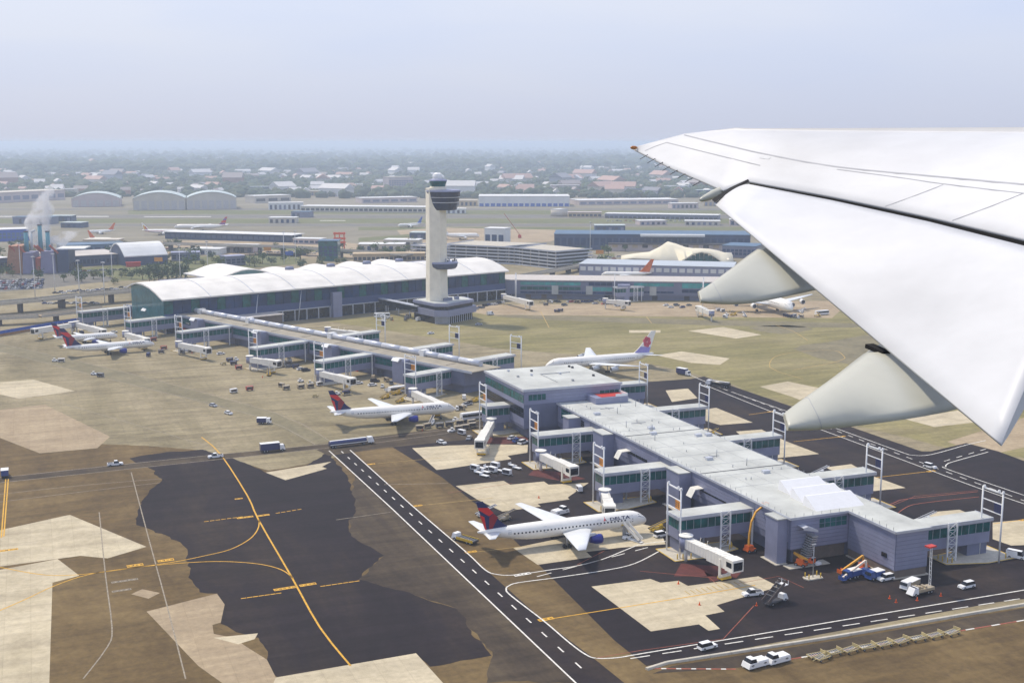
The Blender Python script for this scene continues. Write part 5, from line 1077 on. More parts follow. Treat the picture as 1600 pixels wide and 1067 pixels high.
# ================================================================ BACKGROUND BUILDINGS
wcream = mat('cream_wall', (.55, .5, .42), .8, var=.08, scale=.05); wpink = mat('pinkish_wall', (.52, .44, .42), .8, var=.1, scale=.05); wblue = mat('dark_blue_wall', (.03, .06, .14), .5, var=.2, scale=.08)
wtan = mat('tan_wall', (.48, .37, .23), .85, var=.1, scale=.1); rwhite = mat('bright_roof', (.68, .68, .66), .6, var=.08, scale=.05); rblue = mat('blue_roof', (.06, .13, .22), .5, var=.15, scale=.05); rteal = mat('aqua_roof', (.46, .53, .52), .6, var=.1, scale=.04); wpurple = mat('purple_grey_wall', (.2, .19, .3), .6, var=.12, scale=.1)
def building(name, label, cat, p, q, dep, h, wm_, rm_, cols=0, rows=1, gm_=None, roof='flat', z0w=.25, z1w=.8, over=.6, group=None, end_win=False):
    a, c = G(*p), G(*q); d = c - a; Ln = Vector((d.x, d.y)).length
    r = thing(name, label, cat, (a.x, a.y, 0), atan2(d.y, d.x), group)
    MB().bx(0, Ln, 0, dep, 0, h).ob('wall', wm_, r)
    if roof == 'flat': MB().bx(-over, Ln + over, -over, dep + over, h, h + .5).ob('roof', rm_, r)
    elif roof == 'vault':       # ridge along the length
        n = 9; pr = [(dep * i / n, h + .32 * min(dep, 40) * sin(pi * (i + .35) / (n + .7))) for i in range(n + 1)]
        MB().loft([[(x, y, z) for y, z in pr] + [(x, y, z - 1) for y, z in pr[::-1]] for x in (-over, Ln + over)], sm=False).ob('roof', rm_, r)
        MB().loft([[(x, y, z - 1) for y, z in pr] + [(x, dep - .1, h - .1), (x, .1, h - .1)] for x in (.2, Ln - .2)], sm=False).ob('gable_wall', wm_, r)
    elif roof == 'arch':        # arch seen from the front
        n = 12; pr = [(Ln * i / n, h + .12 * Ln * sin(pi * i / n) ** .8) for i in range(n + 1)]
        MB().loft([[(x, y, z + .8) for x, z in pr] + [(x, y, z) for x, z in pr[::-1]] for y in (-1, dep)], sm=False).ob('roof', rm_, r)
        MB().loft([[(x, y, z) for x, z in pr] + [(Ln, y, h - .2), (0, y, h - .2)] for y in (.1, dep - .5)], sm=False).ob('gable_wall', wm_, r)
    if cols:
        for k in range(rows):
            for j in range(cols):
                za = h * (z0w + (z1w - z0w) * k / rows); zb = h * (z0w + (z1w - z0w) * (k + .72) / rows)
                MB().bx(Ln * (j + .14) / cols, Ln * (j + .86) / cols, -.25, -.02, za, zb).ob('window', gm_ or glassb, r)
    return r
# multi-deck car parks
def carpark(label, p, q, dep, nf, fh=3.2):
    a, c = G(*p), G(*q); d = c - a; Ln = Vector((d.x, d.y)).length; r = thing('car_park_deck', label, 'car park', (a.x, a.y, 0), atan2(d.y, d.x))
    for k in range(nf + 1):
        z = k * fh
        MB().bx(0, Ln, 0, dep, z, z + .4).ob('deck', conc, r); MB().bx(-.2, Ln + .2, -.2, -.01, z + .1, z + 1.4).bx(-.2, -.01, 0, dep, z + .1, z + 1.4).bx(Ln + .01, Ln + .2, 0, dep, z + .1, z + 1.4).ob('parapet', trim, r)
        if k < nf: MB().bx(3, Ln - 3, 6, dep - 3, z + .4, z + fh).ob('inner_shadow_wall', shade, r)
    for j in range(int(Ln / 12) + 1):
        MB().bx(min(Ln - .7, j * 12), min(Ln - .7, j * 12) + .6, .3, .9, .4, nf * fh).ob('column', conc, r)
    return r
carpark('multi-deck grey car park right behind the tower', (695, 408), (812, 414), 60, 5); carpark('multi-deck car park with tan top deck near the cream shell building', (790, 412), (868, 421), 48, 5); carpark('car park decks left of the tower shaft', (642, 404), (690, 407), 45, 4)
# long blue terminal and its canopy
t5 = building('blue_terminal', 'long dark blue terminal with stepped pale canopy far right', 'terminal', (866, 390), (1172, 392), 60, 17, wblue, rblue, 30, 1, glassb, z0w=.3, z1w=.95)
MB().bx(95, 165, -10, 0, 15.5, 17.8).ob('canopy', rwhite, t5); MB().bx(60, 195, -16, -1, 7.4, 8.4).ob('canopy', shade, t5); MB().bx(60, 195, -14, -.3, 0, 7.3).ob('front_wall', wpink, t5)
for k in range(12): MB().bx(64 + k * 11, 70 + k * 11, -14.4, -14.02, 3.8, 7).ob('window', glassd if k % 2 else wtan, t5)
building('grey_terminal', 'grey flat-roofed building joining the dark blue terminal and the hanging fairing', 'building', (1128, 402), (1180, 404), 40, 12, lavd, rblue, 8, 2)
building('far_hall', 'pale flat-roofed hall behind the far concourse', 'building', (905, 432), (1145, 438), 46, 11, lav, mat('silver_roof', (.42, .46, .5), .6, var=.08, scale=.04), 20, 1, rwhite, z0w=.5, z1w=.95)
building('rooftop_block', 'small white block on the car park behind the tower', 'building', (757, 384), (788, 385), 20, 20, rwhite, rwhite, 3, 1)
building('glass_block', 'small teal glass block left of the tower behind the hall', 'building', (498, 408), (528, 408), 20, 20, glass, rblue, 4, 3, glassb); building('tan_building', 'long tan building behind the white hall roofs', 'building', (552, 410), (664, 409), 18, 8, wtan, wtan, 16, 1, shade)
# winged cream shell
tb = G(970, 412); te_ = G(1146, 414); dd = te_ - tb; SLn = Vector((dd.x, dd.y)).length
shell = thing('shell_terminal', 'cream concrete shell building with upswept wing roofs', 'terminal', (tb.x, tb.y, 0), atan2(dd.y, dd.x)); k_ = SLn / 110
rows_ = [(0, [(0, 4), (12, 5.5), (28, 5), (40, 4), (50, 2.6), (57, 1.2), (64, 6), (71, 10.5), (79, 12.5), (87, 11), (94, 6.5), (100, 2), (110, 3.5)]), (16, [(0, 6), (12, 7.5), (28, 9), (36, 13), (42, 18.5), (50, 17), (62, 14), (71, 13.2), (79, 13.6), (87, 13), (94, 11), (100, 8.5), (110, 8)]), (34, [(0, 5), (12, 7), (28, 9), (38, 14), (46, 19.5), (54, 17.5), (64, 14), (71, 13), (79, 13), (88, 12.5), (96, 11), (103, 9), (110, 9)]), (52, [(0, 3), (12, 4), (28, 5), (40, 7), (50, 9), (57, 9), (64, 9), (71, 9), (79, 9), (87, 8), (94, 7), (100, 6), (110, 5)])]
MB().loft([[(x * k_, y, z) for x, z in rw] + [(x * k_, y, z - .8) for x, z in rw[::-1]] for y, rw in rows_]).ob('shell_roof', mat('cream_shell', (.70, .64, .48), .7, var=.05, scale=.05), shell)
MB().bx(60 * k_, 98 * k_, 4, 40, 0, 4.5).ob('glass_wall', glass, shell)
for j in range(9):
    x0_ = (61 + j * 4.1) * k_; zt = 1 + 9.8 * sin(pi * (j + .5) / 9); MB().bx(x0_, x0_ + 3.7 * k_, 3, 3.9, .2, zt).ob('window_pane', glass, shell)
MB().bx(4 * k_, 44 * k_, 6, 40, 0, 3.6).ob('side_wall', wcream, shell)
# left side: power station
pwr = thing('power_station', 'power station of grey blocks, red ducts and teal chimneys at the left edge', 'power station', (*G(28, 428).xy, 0), radians(-14))
oxr = mat('duct_red', (.42, .09, .05), .6, var=.2, scale=.2); teal_ = mat('chimney_teal', (.10, .30, .36), .5, var=.12); oro = mat('brown_orange', (.36, .17, .09), .7, var=.15)
MB().tap(-11, 4, 2, 26, 0, 25, 4, 0, 0).ob('furnace_hall', oro, pwr); MB().tap(4.6, 15, -1, 22, 0, 19, 1, 1, 0).ob('boiler_block', wpurple, pwr); MB().tap(19.5, 33, 1, 24, 0, 20, 1.5, 1, 0).ob('boiler_block', wpurple, pwr); MB().bx(34, 44, 4, 32, 0, 21).ob('turbine_hall', wblue, pwr); MB().bx(33, 58, 5, 34, 21, 22).ob('turbine_roof', rwhite, pwr)
MB().bx(15.1, 19.4, 3, 20, 0, 14).ob('duct_core', oxr, pwr)
for x in (-6, 1, 15.5, 18, 29): MB().bar((x, 0, 25.5), (x + 6, 4, 18), 1.6, 1.6).ob('sloping_duct', oxr, pwr)
for x, y, h_ in ((6, 12, 37), (25, 12, 37), (15, 26, 42)): 
    c_ = MB().cyl((x, y, 18), (x, y, h_), 2.1, 1.8, n=14).ob('chimney', teal_, pwr); MB().cyl((x, y, h_), (x, y, h_ + .8), 2.2, n=14).ob('chimney_rim', shade, c_)
MB().cyl((8, 22, 20), (8, 22, 36), 1.2, n=10).cyl((8, 22, 36), (12, 22, 38), 1.2, n=10).ob('vent_stack', rwhite, pwr)
for k in range(3): MB().bx(44 + k * .2, 46, 5 + k * 8, 9 + k * 8, 3, 8).ob('bay_door', shade, pwr)
building('white_shed', 'small white shed at the left edge beside the power station', 'building', (-20, 424), (15, 421), 30, 11, wblue, rwhite, 5, 1)
building('warehouse', 'flat pale-roofed warehouse with dark blue front right of the power station', 'warehouse', (117, 417), (190, 413), 60, 10, wblue, mat('warm_roof', (.5, .46, .42), .8, var=.1, scale=.05), 12, 1, glassb)
building('warehouse', 'curved white-roofed warehouse with dark blue wall beside the flat one', 'warehouse', (196, 416), (262, 412), 46, 8, wblue, rwhite, 0, roof='vault')
building('warehouse', 'pale panelled warehouse end between power station and flat warehouse', 'warehouse', (94, 419), (116, 416), 50, 13, rwhite, MATS['warm_roof'], 5, 2, lavd)
building('blue_shed', 'long blue-roofed shed behind the warehouses', 'warehouse', (96, 396), (196, 392), 35, 8, rblue, rblue, 8, 1, glassb)
building('blue_office', 'blue and white office block at the far left behind the chimneys', 'building', (-10, 378), (46, 376), 30, 14, bluep, rwhite, 8, 2, rblue)
building('red_truck_trailer', 'bright red long trailer parked by the curved warehouse', 'trailer', (198, 417.5), (220, 416.5), 3.2, 4, redp, redp, 0)
building('low_terminal', 'low cream-roofed terminal with blue windows far left of the tower', 'terminal', (258, 373), (455, 379), 26, 8.5, glassb, rwhite, 24, 1, wblue, z0w=.3, z1w=.85, over=3)
building('low_terminal', 'short cream pavilion at the right end of the low far terminal', 'terminal', (458, 381), (500, 382), 18, 6, wpink, rwhite, 5, 1)
building('hedge_house', 'small grey-blue house between trees left of the hall humps', 'building', (268, 408), (312, 407), 16, 8, lavd, lav, 5, 2); building('hedge_house', 'grey-blue low house right behind the hall humps', 'building', (354, 416), (384, 414), 14, 9, lavd, lav, 4, 2)
# hangars
rteal_ = rteal
building('arch_hangar', 'pale hangar with a wide round roof far left', 'hangar', (112, 324), (188, 323), 80, 15, wpink, rteal_, 6, 1, mat('hangar_door', (.5, .47, .45), .7), roof='arch', z0w=.05, z1w=1.1)
building('arch_hangar', 'cream hangar with round roof and dark crest, left of its twin', 'hangar', (208, 329), (290, 328), 90, 20, wcream, rteal_, 7, 1, MATS['hangar_door'], roof='arch', z0w=.05, z1w=1.1)
building('arch_hangar', 'cream hangar with round aqua roof, right of its twin', 'hangar', (292, 328), (370, 327), 90, 20, wcream, rteal_, 7, 1, MATS['hangar_door'], roof='arch', z0w=.05, z1w=1.1)
building('long_hangar', 'long pinkish flat hangar at the far left edge', 'hangar', (-10, 318), (102, 312), 60, 20, wpink, wcream, 8, 1, lavd)
building('long_hangar', 'long dark-windowed shed between tower and left hangars', 'building', (470, 331), (668, 333), 40, 9.5, wcream, rwhite, 26, 1, shade, z0w=.25, z1w=.8)
building('long_hangar', 'bright white hangar with blue bays right of the tower', 'hangar', (748, 323), (890, 323), 80, 19, rwhite, rwhite, 16, 1, bluep, z0w=.02, z1w=.42)
building('white_warehouse', 'distant white warehouse right of the white hangar', 'warehouse', (905, 321), (1060, 319), 60, 9, wpink, rwhite, 12, 1, lavd)
building('depot', 'long low depot with white roofs and dark bays in front of the runway', 'building', (945, 341), (1122, 344), 30, 7, lavd, rwhite, 24, 1, shade, z0w=.05, z1w=.7)
building('brown_depot', 'brown depot beside the cream storage tank', 'building', (888, 340), (940, 340), 20, 8, wtan, wpink, 8, 1, shade)
tk = G(874, 338); tko = thing('storage_tank', 'cream round storage tank beside the brown depot', 'tank', (tk.x, tk.y, 0)); MB().cyl((0, 0, 0), (0, 0, 11), 14, n=24).ob('tank_wall', wcream, tko); MB().cyl((0, 0, 11), (0, 0, 12.5), 14.2, 2, n=24).ob('tank_roof', rwhite, tko)
building('apartment_block', 'cream block with rows of windows in the hazy distance above the tower podium', 'building', (608, 299), (646, 298), 30, 34, wpink, wcream, 10, 4, lavd)
building('white_warehouse', 'distant white flat warehouse behind the dark-windowed shed', 'warehouse', (566, 318), (652, 316), 40, 10, wpink, rwhite, 6, 1, lavd); building('white_warehouse', 'distant pale warehouse with two dark doors left of the shed', 'warehouse', (398, 318), (455, 316), 40, 14, wcream, rwhite, 3, 1, shade)
building('white_warehouse', 'distant long white roof far above the left hangars', 'warehouse', (430, 244), (520, 243), 90, 26, wcream, rwhite); building('white_warehouse', 'faint white roof with mast high above the left hangars', 'warehouse', (310, 254), (345, 254), 70, 25, wcream, rwhite)
# red construction crane beyond the car park
cp = G(812, 372); cr_ = thing('crane', 'thin red lattice crane leaning left above the car park', 'crane', (cp.x, cp.y, 0), -HEAD); MB().bx(-2, 2, -2, 2, 0, 4).ob('crane_base', redp, cr_)
for s in (-.6, .6): MB().bar((0, s, 4), (-19, s, 30), .6).ob('boom_rail', oxr, cr_)
for k in range(8): MB().bar((-19 * k / 8, -.6, 4 + 26 * k / 8), (-19 * (k + .8) / 8, .6, 4 + 26 * (k + .8) / 8), .35).ob('boom_brace', oxr, cr_)
gp_ = G(531, 393); gs = thing('orange_frame', 'bright orange-red steel frame behind the white hall humps', 'frame', (gp_.x, gp_.y, 0), -HEAD)
for x in (-5, 0, 5): MB().bx(x - .6, x + .6, -.6, .6, 0, 21).ob('frame_post', mat('vivid_orange', (.75, .1, .02), .5), gs)
for z in (9, 13, 18.5): MB().bx(-6.5, 6.5, -.9, .9, z, z + 2.2).ob('frame_beam', MATS['vivid_orange'], gs)
# viaducts and fence at the far left
def viaduct(label, pts, wd, z, m=M_road):
    q = [G(*p, z) for p in pts]; r = thing('viaduct', label, 'viaduct')
    for a, c in zip(q[:-1], q[1:]):
        d = c - a; Ln = d.length; rz = atan2(d.y, d.x); e = MB().bx(0, Ln, -wd / 2, wd / 2, z - 1.2, z).ob('deck', m, r, loc=(a.x, a.y, 0), rz=rz)
        MB().bx(0, Ln, -wd / 2 - .25, -wd / 2 + .001, z - 1.1, z + .9).ob('parapet', conc, r, loc=(a.x, a.y, 0), rz=rz); MB().bx(0, Ln, wd / 2, wd / 2 + .25, z - 1.1, z + .9).ob('parapet', conc, r, loc=(a.x, a.y, 0), rz=rz)
        n = max(1, int(Ln / 24))
        for k in range(n): MB().bx(Ln * (k + .5) / n - .8, Ln * (k + .5) / n + .8, -wd * .3, wd * .3, 0, z - 1.2).ob('pier_support', shade, r, loc=(a.x, a.y, 0), rz=rz)
    return r
viaduct('elevated road at the far left passing behind the hall gable', [(-60, 478), (60, 468), (130, 460), (215, 453)], 12, 8); viaduct('lower ramp at the far left above the blue fence', [(-60, 499), (60, 493), (165, 481)], 8, 5, M_tan)
viaduct('long grey viaduct in front of the low far terminal', [(60, 378), (250, 380), (460, 386), (640, 398)], 11, 8); viaduct('curving ramp between the car park and the far concourse', [(785, 436), (850, 425), (900, 416), (926, 408), (932, 402), (915, 396), (880, 392)], 8, 5)
fr = thing('site_fence', 'blue and brown construction fence at the left edge of the apron', 'fence')
fq = [G(-40, 533), G(40, 519), G(122, 505)]
for a, c in zip(fq[:-1], fq[1:]):
    d = c - a; n = 10
    for k in range(n): p, q = a.lerp(c, k / n), a.lerp(c, (k + .97) / n); MB().bar((p.x, p.y, 2.6), (q.x, q.y, 2.6), .12, 1.9).ob('fence_panel', bluep, fr); MB().bar((p.x, p.y, .85), (q.x, q.y, .85), .14, 1.5).ob('fence_base', mat('fence_brown', (.3, .16, .07), .8), fr)
# big lamp masts
def b_mast():
    r = thing('lamp_mast', '', 'lamp post'); MB().cyl((0, 0, 0), (0, 0, 31), .38, .2, n=8).ob('pole', rwhite, r); MB().cyl((0, 0, 30.6), (0, 0, 31.3), 1.5, n=10).ob('lamp_ring', steel, r); return r
for px, py, lb in [(33, 436, 'left of the power station blocks'), (55, 464, 'in front of the car park at far left'), (86, 458, 'right of the power station'), (125, 472, 'beside the far left viaduct'), (176, 442, 'in front of the flat warehouse'), (164, 476, 'just left of the hall gable'), (282, 440, 'beside the tall hedge trees'), (325, 432, 'left of the first hall hump'), (444, 412, 'left behind the hall humps'), (462, 410, 'right behind the hall humps'), (922, 392, 'in front of the dark blue terminal')]:
    p = G(px, py); place('mast', b_mast, (p.x, p.y, 0), 0, 'tall white lamp mast ' + lb, 'lamp post', 'lamp masts')
# road signs
for px, py, m, lb in [(418, 398, orange, 'orange road sign behind the hall humps'), (452, 405, bluep, 'blue road sign behind the hall humps'), (248, 415, orange, 'orange sign by the curved warehouse'), (937, 403, orange, 'yellow-orange sign on the curving ramp')]:
    p = G(px, py); r = thing('road_sign', lb, 'sign', (p.x, p.y, 0), -HEAD); MB().bx(-.3, .3, -.1, .1, 0, 5).ob('post', steel, r); MB().bx(-4, 4, -.2, -.1, 4, 8).ob('board', m, r)
# trees
leafs = [mat('leaf_a', (.07, .12, .03), .8, var=.3, scale=.3), mat('leaf_b', (.035, .085, .03), .8, var=.3, scale=.3), mat('leaf_c', (.12, .14, .03), .8, var=.3, scale=.3)]
bark = mat('bark', (.09, .07, .05), .9)
def b_tree(seed, h, rw, lm, tall=False):
    def f():
        rn = random.Random(seed); r = thing('tree', '', 'tree')
        t = MB().cyl((0, 0, 0), (.1, .1, h * .55), .28, .12, n=6)
        for k in range(4): a = k * 1.7; t.cyl((.05, .05, h * (.3 + .06 * k)), (rw * .6 * cos(a), rw * .6 * sin(a), h * (.5 + .08 * k)), .1, .03, n=5)
        t.ob('trunk', bark, r); b = MB()
        cl = [(rn.uniform(-.55, .55) * rw, rn.uniform(-.55, .55) * rw, h * rn.uniform(.35 if not tall else .2, .85)) for _ in range(9)]
        for k in range(230):
            c = rn.choice(cl); g = lambda s: rn.gauss(0, s)
            p = Vector((c[0] + g(rw * .26), c[1] + g(rw * .26), c[2] + g(h * .085))); s = rn.uniform(.35, .8); u = Vector((g(1), g(1), g(1))).normalized(); v = u.orthogonal().normalized()
            w3 = u.cross(v); b.add([p + v * s, p + w3 * s * .7, p - v * s, p - w3 * s * .7], [(0, 1, 2, 3)])
        b.ob('crown', lm, r); return r
    return f
random.seed(5)
TP = [(118, 438), (128, 441), (146, 436), (160, 440), (172, 434), (190, 434), (196, 431), (205, 436), (214, 430), (223, 437), (228, 428), (178, 444), (100, 440), (60, 436), (20, 432), (0, 436), (14, 428)]
for k, (px, py) in enumerate(TP):
    p = G(px, py); kk = k % 3; o = place(('tree', kk), b_tree(kk, 9 - kk, 4.2, leafs[kk]), (p.x, p.y, 0), random.uniform(0, 6), 'round green tree on the verge in front of the warehouses', 'tree', 'trees in front of the warehouses')
    s = random.uniform(.8, 1.35); o.scale = (s, s, s)
for k in range(18):
    p = G(234 + (k % 9) * 7, 442 - (k // 9) * 5 - (k % 9) * .4); o = place(('tree', 't', k % 2), b_tree(20 + k % 2, 15, 3.0, leafs[1], True), (p.x, p.y, 0), random.uniform(0, 6), 'tall dark green tree in the dense hedge left of the hall humps', 'tree', 'tall hedge trees')
    s = random.uniform(.85, 1.15); o.scale = (s, s, s)
for k, (px, py) in enumerate([(295, 420), (305, 412), (340, 412), (346, 420), (390, 415), (398, 417), (410, 412), (425, 414), (480, 400), (470, 405), (330, 405), (700, 425), (900, 420), (940, 418), (318, 416)]):
    p = G(px, py); kk = k % 3; o = place(('tree', kk), b_tree(kk, 9 - kk, 4.2, leafs[kk]), (p.x, p.y, 0), random.uniform(0, 6), 'green tree beside the roads behind the hall', 'tree', 'trees behind the hall')
    s = random.uniform(.9, 1.5); o.scale = (s, s, s)
for k in range(70):
    px = random.choice((random.uniform(0, 560), random.uniform(0, 560), random.uniform(880, 1120), random.uniform(560, 660))); py = random.uniform(384, 424) if px < 230 or px > 470 else random.uniform(386, 408)
    if px > 560: py = random.uniform(384, 404)
    p = G(px, py); kk = k % 3; o = place(('tree', kk), b_tree(kk, 9 - kk, 4.2, leafs[kk]), (p.x, p.y, 0), random.uniform(0, 6), 'green tree among the roads and sheds of the middle distance', 'tree', 'trees of the middle distance')
    s = random.uniform(.8, 1.4); o.scale = (s, s, s)
for p4 in [[(0, 404), (90, 402), (180, 398), (180, 401), (90, 406), (0, 409)], [(240, 388), (420, 384), (560, 394), (560, 398), (420, 390), (240, 394)], [(880, 396), (960, 396), (960, 404), (900, 406)], [(560, 372), (640, 366), (640, 371), (560, 378)]]: patch('grass_verge', p4, M_grass, .07)
# distant woods: one mass
rn = random.Random(9); fw = MB()
for k in range(9000):
    py = 232 + 78 * rn.random() ** .75; px = rn.uniform(-60, 1300)
    if py > 300 and rn.random() < .6: continue
    p = G(px, py); s = rn.uniform(7, 15) * (1 + (p.y > 5000) * 1.2); hh = s * rn.uniform(.9, 1.5)
    pts = [p + Vector((s * rn.uniform(.8, 1.5) * cos(a), s * rn.uniform(.8, 1.5) * sin(a), hh * rn.uniform(.3, .7))) for a in [2 * pi * i / 6 for i in range(6)]]
    bs = [Vector((q.x * .85 + p.x * .15, q.y * .85 + p.y * .15, 0)) for q in pts]; tp = p + Vector((rn.uniform(-2, 2), rn.uniform(-2, 2), hh))
    fw.add(bs + pts + [tp], [(i, (i + 1) % 6, 6 + (i + 1) % 6, 6 + i) for i in range(6)] + [(6 + i, 6 + (i + 1) % 6, 12) for i in range(6)], rn.choice((0, 1, 1, 2)), True)
wd_ = fw.ob('far_woods', [mat('wood_a', (.045, .075, .03), .9, var=.3, scale=.03), mat('wood_b', (.03, .055, .03), .9, var=.3, scale=.03), mat('wood_c', (.07, .085, .04), .9, var=.3, scale=.03)]); struct(wd_, 'stuff')
wd_['label'] = 'hazy mass of dark trees filling the suburb beyond the airfield'
# distant houses
HM = {}
for nm, wc, rc in (('white', (.75, .73, .7), (.6, .58, .56)), ('brick', (.4, .22, .17), (.3, .26, .25)), ('grey', (.45, .45, .48), (.25, .25, .28)), ('cream', (.66, .6, .5), (.45, .3, .25))):
    b = MB().bx(-1, 1, -.7, .7, 0, .8, 0); b.add([(-1.08, -.78, .8), (1.08, -.78, .8), (1.08, .78, .8), (-1.08, .78, .8), (-1.08, 0, 1.25), (1.08, 0, 1.25)], [(0, 1, 5, 4), (2, 3, 4, 5), (0, 4, 3), (1, 2, 5)], 1)
    HM[nm] = b.mesh('house', [mat('house_' + nm, wc, .8, var=.1), mat('house_roof_' + nm, rc, .8, var=.1)])
for k in range(290):
    py = 252 + 56 * rn.random() ** .8; px = rn.uniform(-10, 1130)
    nm = rn.choice(('white', 'white', 'white', 'white', 'brick', 'grey', 'cream', 'cream')); p = G(px, py); o = link('house', HM[nm], None, loc=(p.x, p.y, 0), rz=rn.uniform(0, 3))
    s = rn.uniform(6, 14) * (2 if rn.random() < .18 else 1); o.scale = (s * rn.uniform(.8, 1.8), s, s * rn.uniform(.7, 1.1) + 3); tag(o, nm + '-walled house among trees in the hazy distant suburb', 'house', nm + ' houses in the distant suburb')
# parked cars
cc = ['white', 'silver', 'grey', 'black', 'red', 'blue', 'white', 'black', 'silver', 'navy', 'white']
def lot(pts, lb, hd, jit=1.0):
    for px, py in pts:
        c = rn.choice(cc); k = rn.choice(('sedan', 'suv', 'sedan')); p = G(px + rn.uniform(-jit, jit), py); place(('car', c, k), b_car(c, k), (p.x, p.y, .08), radians(hd + rn.choice((0, 180)) + rn.uniform(-5, 5)), c + ' car parked in the ' + lb, 'car', 'cars in the ' + lb)
lot([(x - y * .6 + 6, 440 + y * 3.1 - x * .03) for y in range(5) for x in range(-4, 64, 5)], 'crowded lot at the far left edge', 75, .6)
lot([(86 + x * 7.4, 458.5 - x * .55 + rn.uniform(-1.5, 1.5)) for x in range(16)], 'kerb row behind the left viaduct', 5); lot([(x, 474 + (x % 3)) for x in range(70, 160, 9)], 'shade below the left viaduct', 5)
lot([(x, 388.5 + (x - 290) * .03 + rn.choice((0, 2.5))) for x in range(190, 560, 6)], 'long rows before the low far terminal', -18); lot([(x, 425 - (x - 100) * .03) for x in range(100, 190, 8)], 'street before the warehouses', 0)
lot([(412 + x * 7, 497 - x * .6) for x in range(10)], 'row along the terminal hall front', 17); lot([(744 + x * 5, 484 - x * 1.3 + rn.uniform(-1.5, 1.5)) for x in range(9)], 'row right of the tower podium', 25); lot([(860 + x * 7, 472 + rn.uniform(-2, 7)) for x in range(16)], 'apron of the far concourse', 10, 2)
lot([(950 + x * 7, 345.5 + (x % 2)) for x in range(22)], 'depot yard beyond the runway', 0); lot([(930 + x * 6, 402 + (x % 3) * 1.5) for x in range(7)], 'forecourt left of the cream shell', 0); lot([(1040 + x * 9, 478 + (x % 2) * 3) for x in range(5)], 'stand beside the far fairing', 10)
# low sheds of the middle distance
sheds = [(20, 350, 60, 10), (70, 346, 40, 8), (95, 356, 30, 7), (130, 386, 40, 8), (300, 398, 30, 6), (340, 394, 40, 7), (560, 392, 50, 7), (600, 386, 40, 8), (640, 374, 40, 8), (420, 349, 40, 8), (455, 340, 30, 9), (420, 328, 60, 12), (690, 334, 40, 8), (712, 322, 40, 10), (1000, 352, 40, 6), (1070, 352, 50, 6), (1140, 352, 40, 8), (930, 362, 40, 8), (1050, 326, 50, 9), (1100, 322, 50, 10), (70, 305, 70, 14), (150, 298, 60, 12), (250, 300, 60, 10), (380, 300, 80, 12), (480, 306, 70, 10), (530, 297, 60, 14), (700, 300, 60, 14), (780, 298, 80, 12), (860, 300, 70, 16), (960, 304, 80, 12), (1040, 300, 60, 14), (1090, 306, 60, 12)]
nms = {}
for k, (px, py, ln_, h_) in enumerate(sheds):
    wmx, rmx, wd1 = rn.choice(((wcream, rwhite, 'cream'), (wpink, rwhite, 'pinkish'), (lavd, rblue, 'slate-roofed'), (wtan, wcream, 'tan'), (rwhite, rwhite, 'white'), (wblue, rteal, 'aqua-roofed')))
    where = 'left of the tower' if px < 640 else 'right of the tower'; band = 'beyond the runways' if py < 332 else ('beside the runways' if py < 365 else 'near the far car rows')
    sz = 'long' if ln_ >= 60 else 'small'; lab = sz + ' ' + wd1 + ' shed ' + band + ' ' + where
    g_ = G(px, py); q_ = g_ + Vector((ln_ * _ch, -ln_ * _sh, 0)); r = thing('low_shed', lab, 'building', (g_.x, g_.y, 0), -HEAD + radians(rn.choice((-8, 0, 12))), 'sheds ' + band)
    MB().bx(0, ln_, 0, 22, 0, h_).ob('wall', wmx, r); MB().bx(-.6, ln_ + .6, -.6, 22.6, h_, h_ + .5).ob('roof', rmx, r)
    for j in range(int(ln_ / 8)): MB().bx(j * 8 + 2, j * 8 + 6, -.2, -.02, .5, h_ * .7).ob('door', rn.choice((shade, lavd, glassb)), r)
# ramp clutter round the gates
areas = [(236, 330, 538, 556, 'left part of the diagonal concourse'), (345, 470, 562, 584, 'middle of the diagonal concourse'), (480, 640, 588, 622, 'diagonal concourse behind the middle jet'), (706, 756, 622, 682, 'square block side of the apron'), (815, 1010, 470, 484, 'far concourse front'), (1110, 1180, 486, 498, 'four-engined jet stand'), (1220, 1280, 486, 498, 'right wing of the four-engined jet'), (590, 640, 494, 502, 'hall front near the tower'), (60, 130, 508, 530, 'leftmost gates')]
for x0_, x1_, y0_, y1_, lb in areas:
    for k in range(9):
        px, py = rn.uniform(x0_, x1_), rn.uniform(y0_, y1_); p = G(px, py); c = rn.choice(('white', 'navy', 'tan', 'grey', 'white')); t = rn.random(); hd_ = rn.choice((10, 20, 100, 70, -66)) + rn.uniform(-6, 6)
        if t < .45: place(('cart', c), b_cart(c), (p.x, p.y, .05), radians(hd_), c + ' baggage cart parked at the ' + lb, 'cart', 'loose carts at the ' + lb)
        elif t < .65: place('tractor', b_tractor, (p.x, p.y, .05), radians(hd_), 'white tractor waiting at the ' + lb, 'tractor', 'tractors at the ' + lb)
        elif t < .8: place('dolly', b_dolly, (p.x, p.y, .05), radians(hd_), 'tan dolly left at the ' + lb, 'dolly', 'dollies at the ' + lb)
        elif t < .9: c = rn.choice(('yellow', 'white')); place(('belt', c), b_belt(c), (p.x, p.y, .05), radians(hd_), c + ' belt loader at the ' + lb, 'loader', 'belt loaders at the ' + lb)
        else: place('cone', b_cone, (p.x, p.y, .03), 0, 'orange cone at the ' + lb, 'cone', 'cones at the ' + lb)
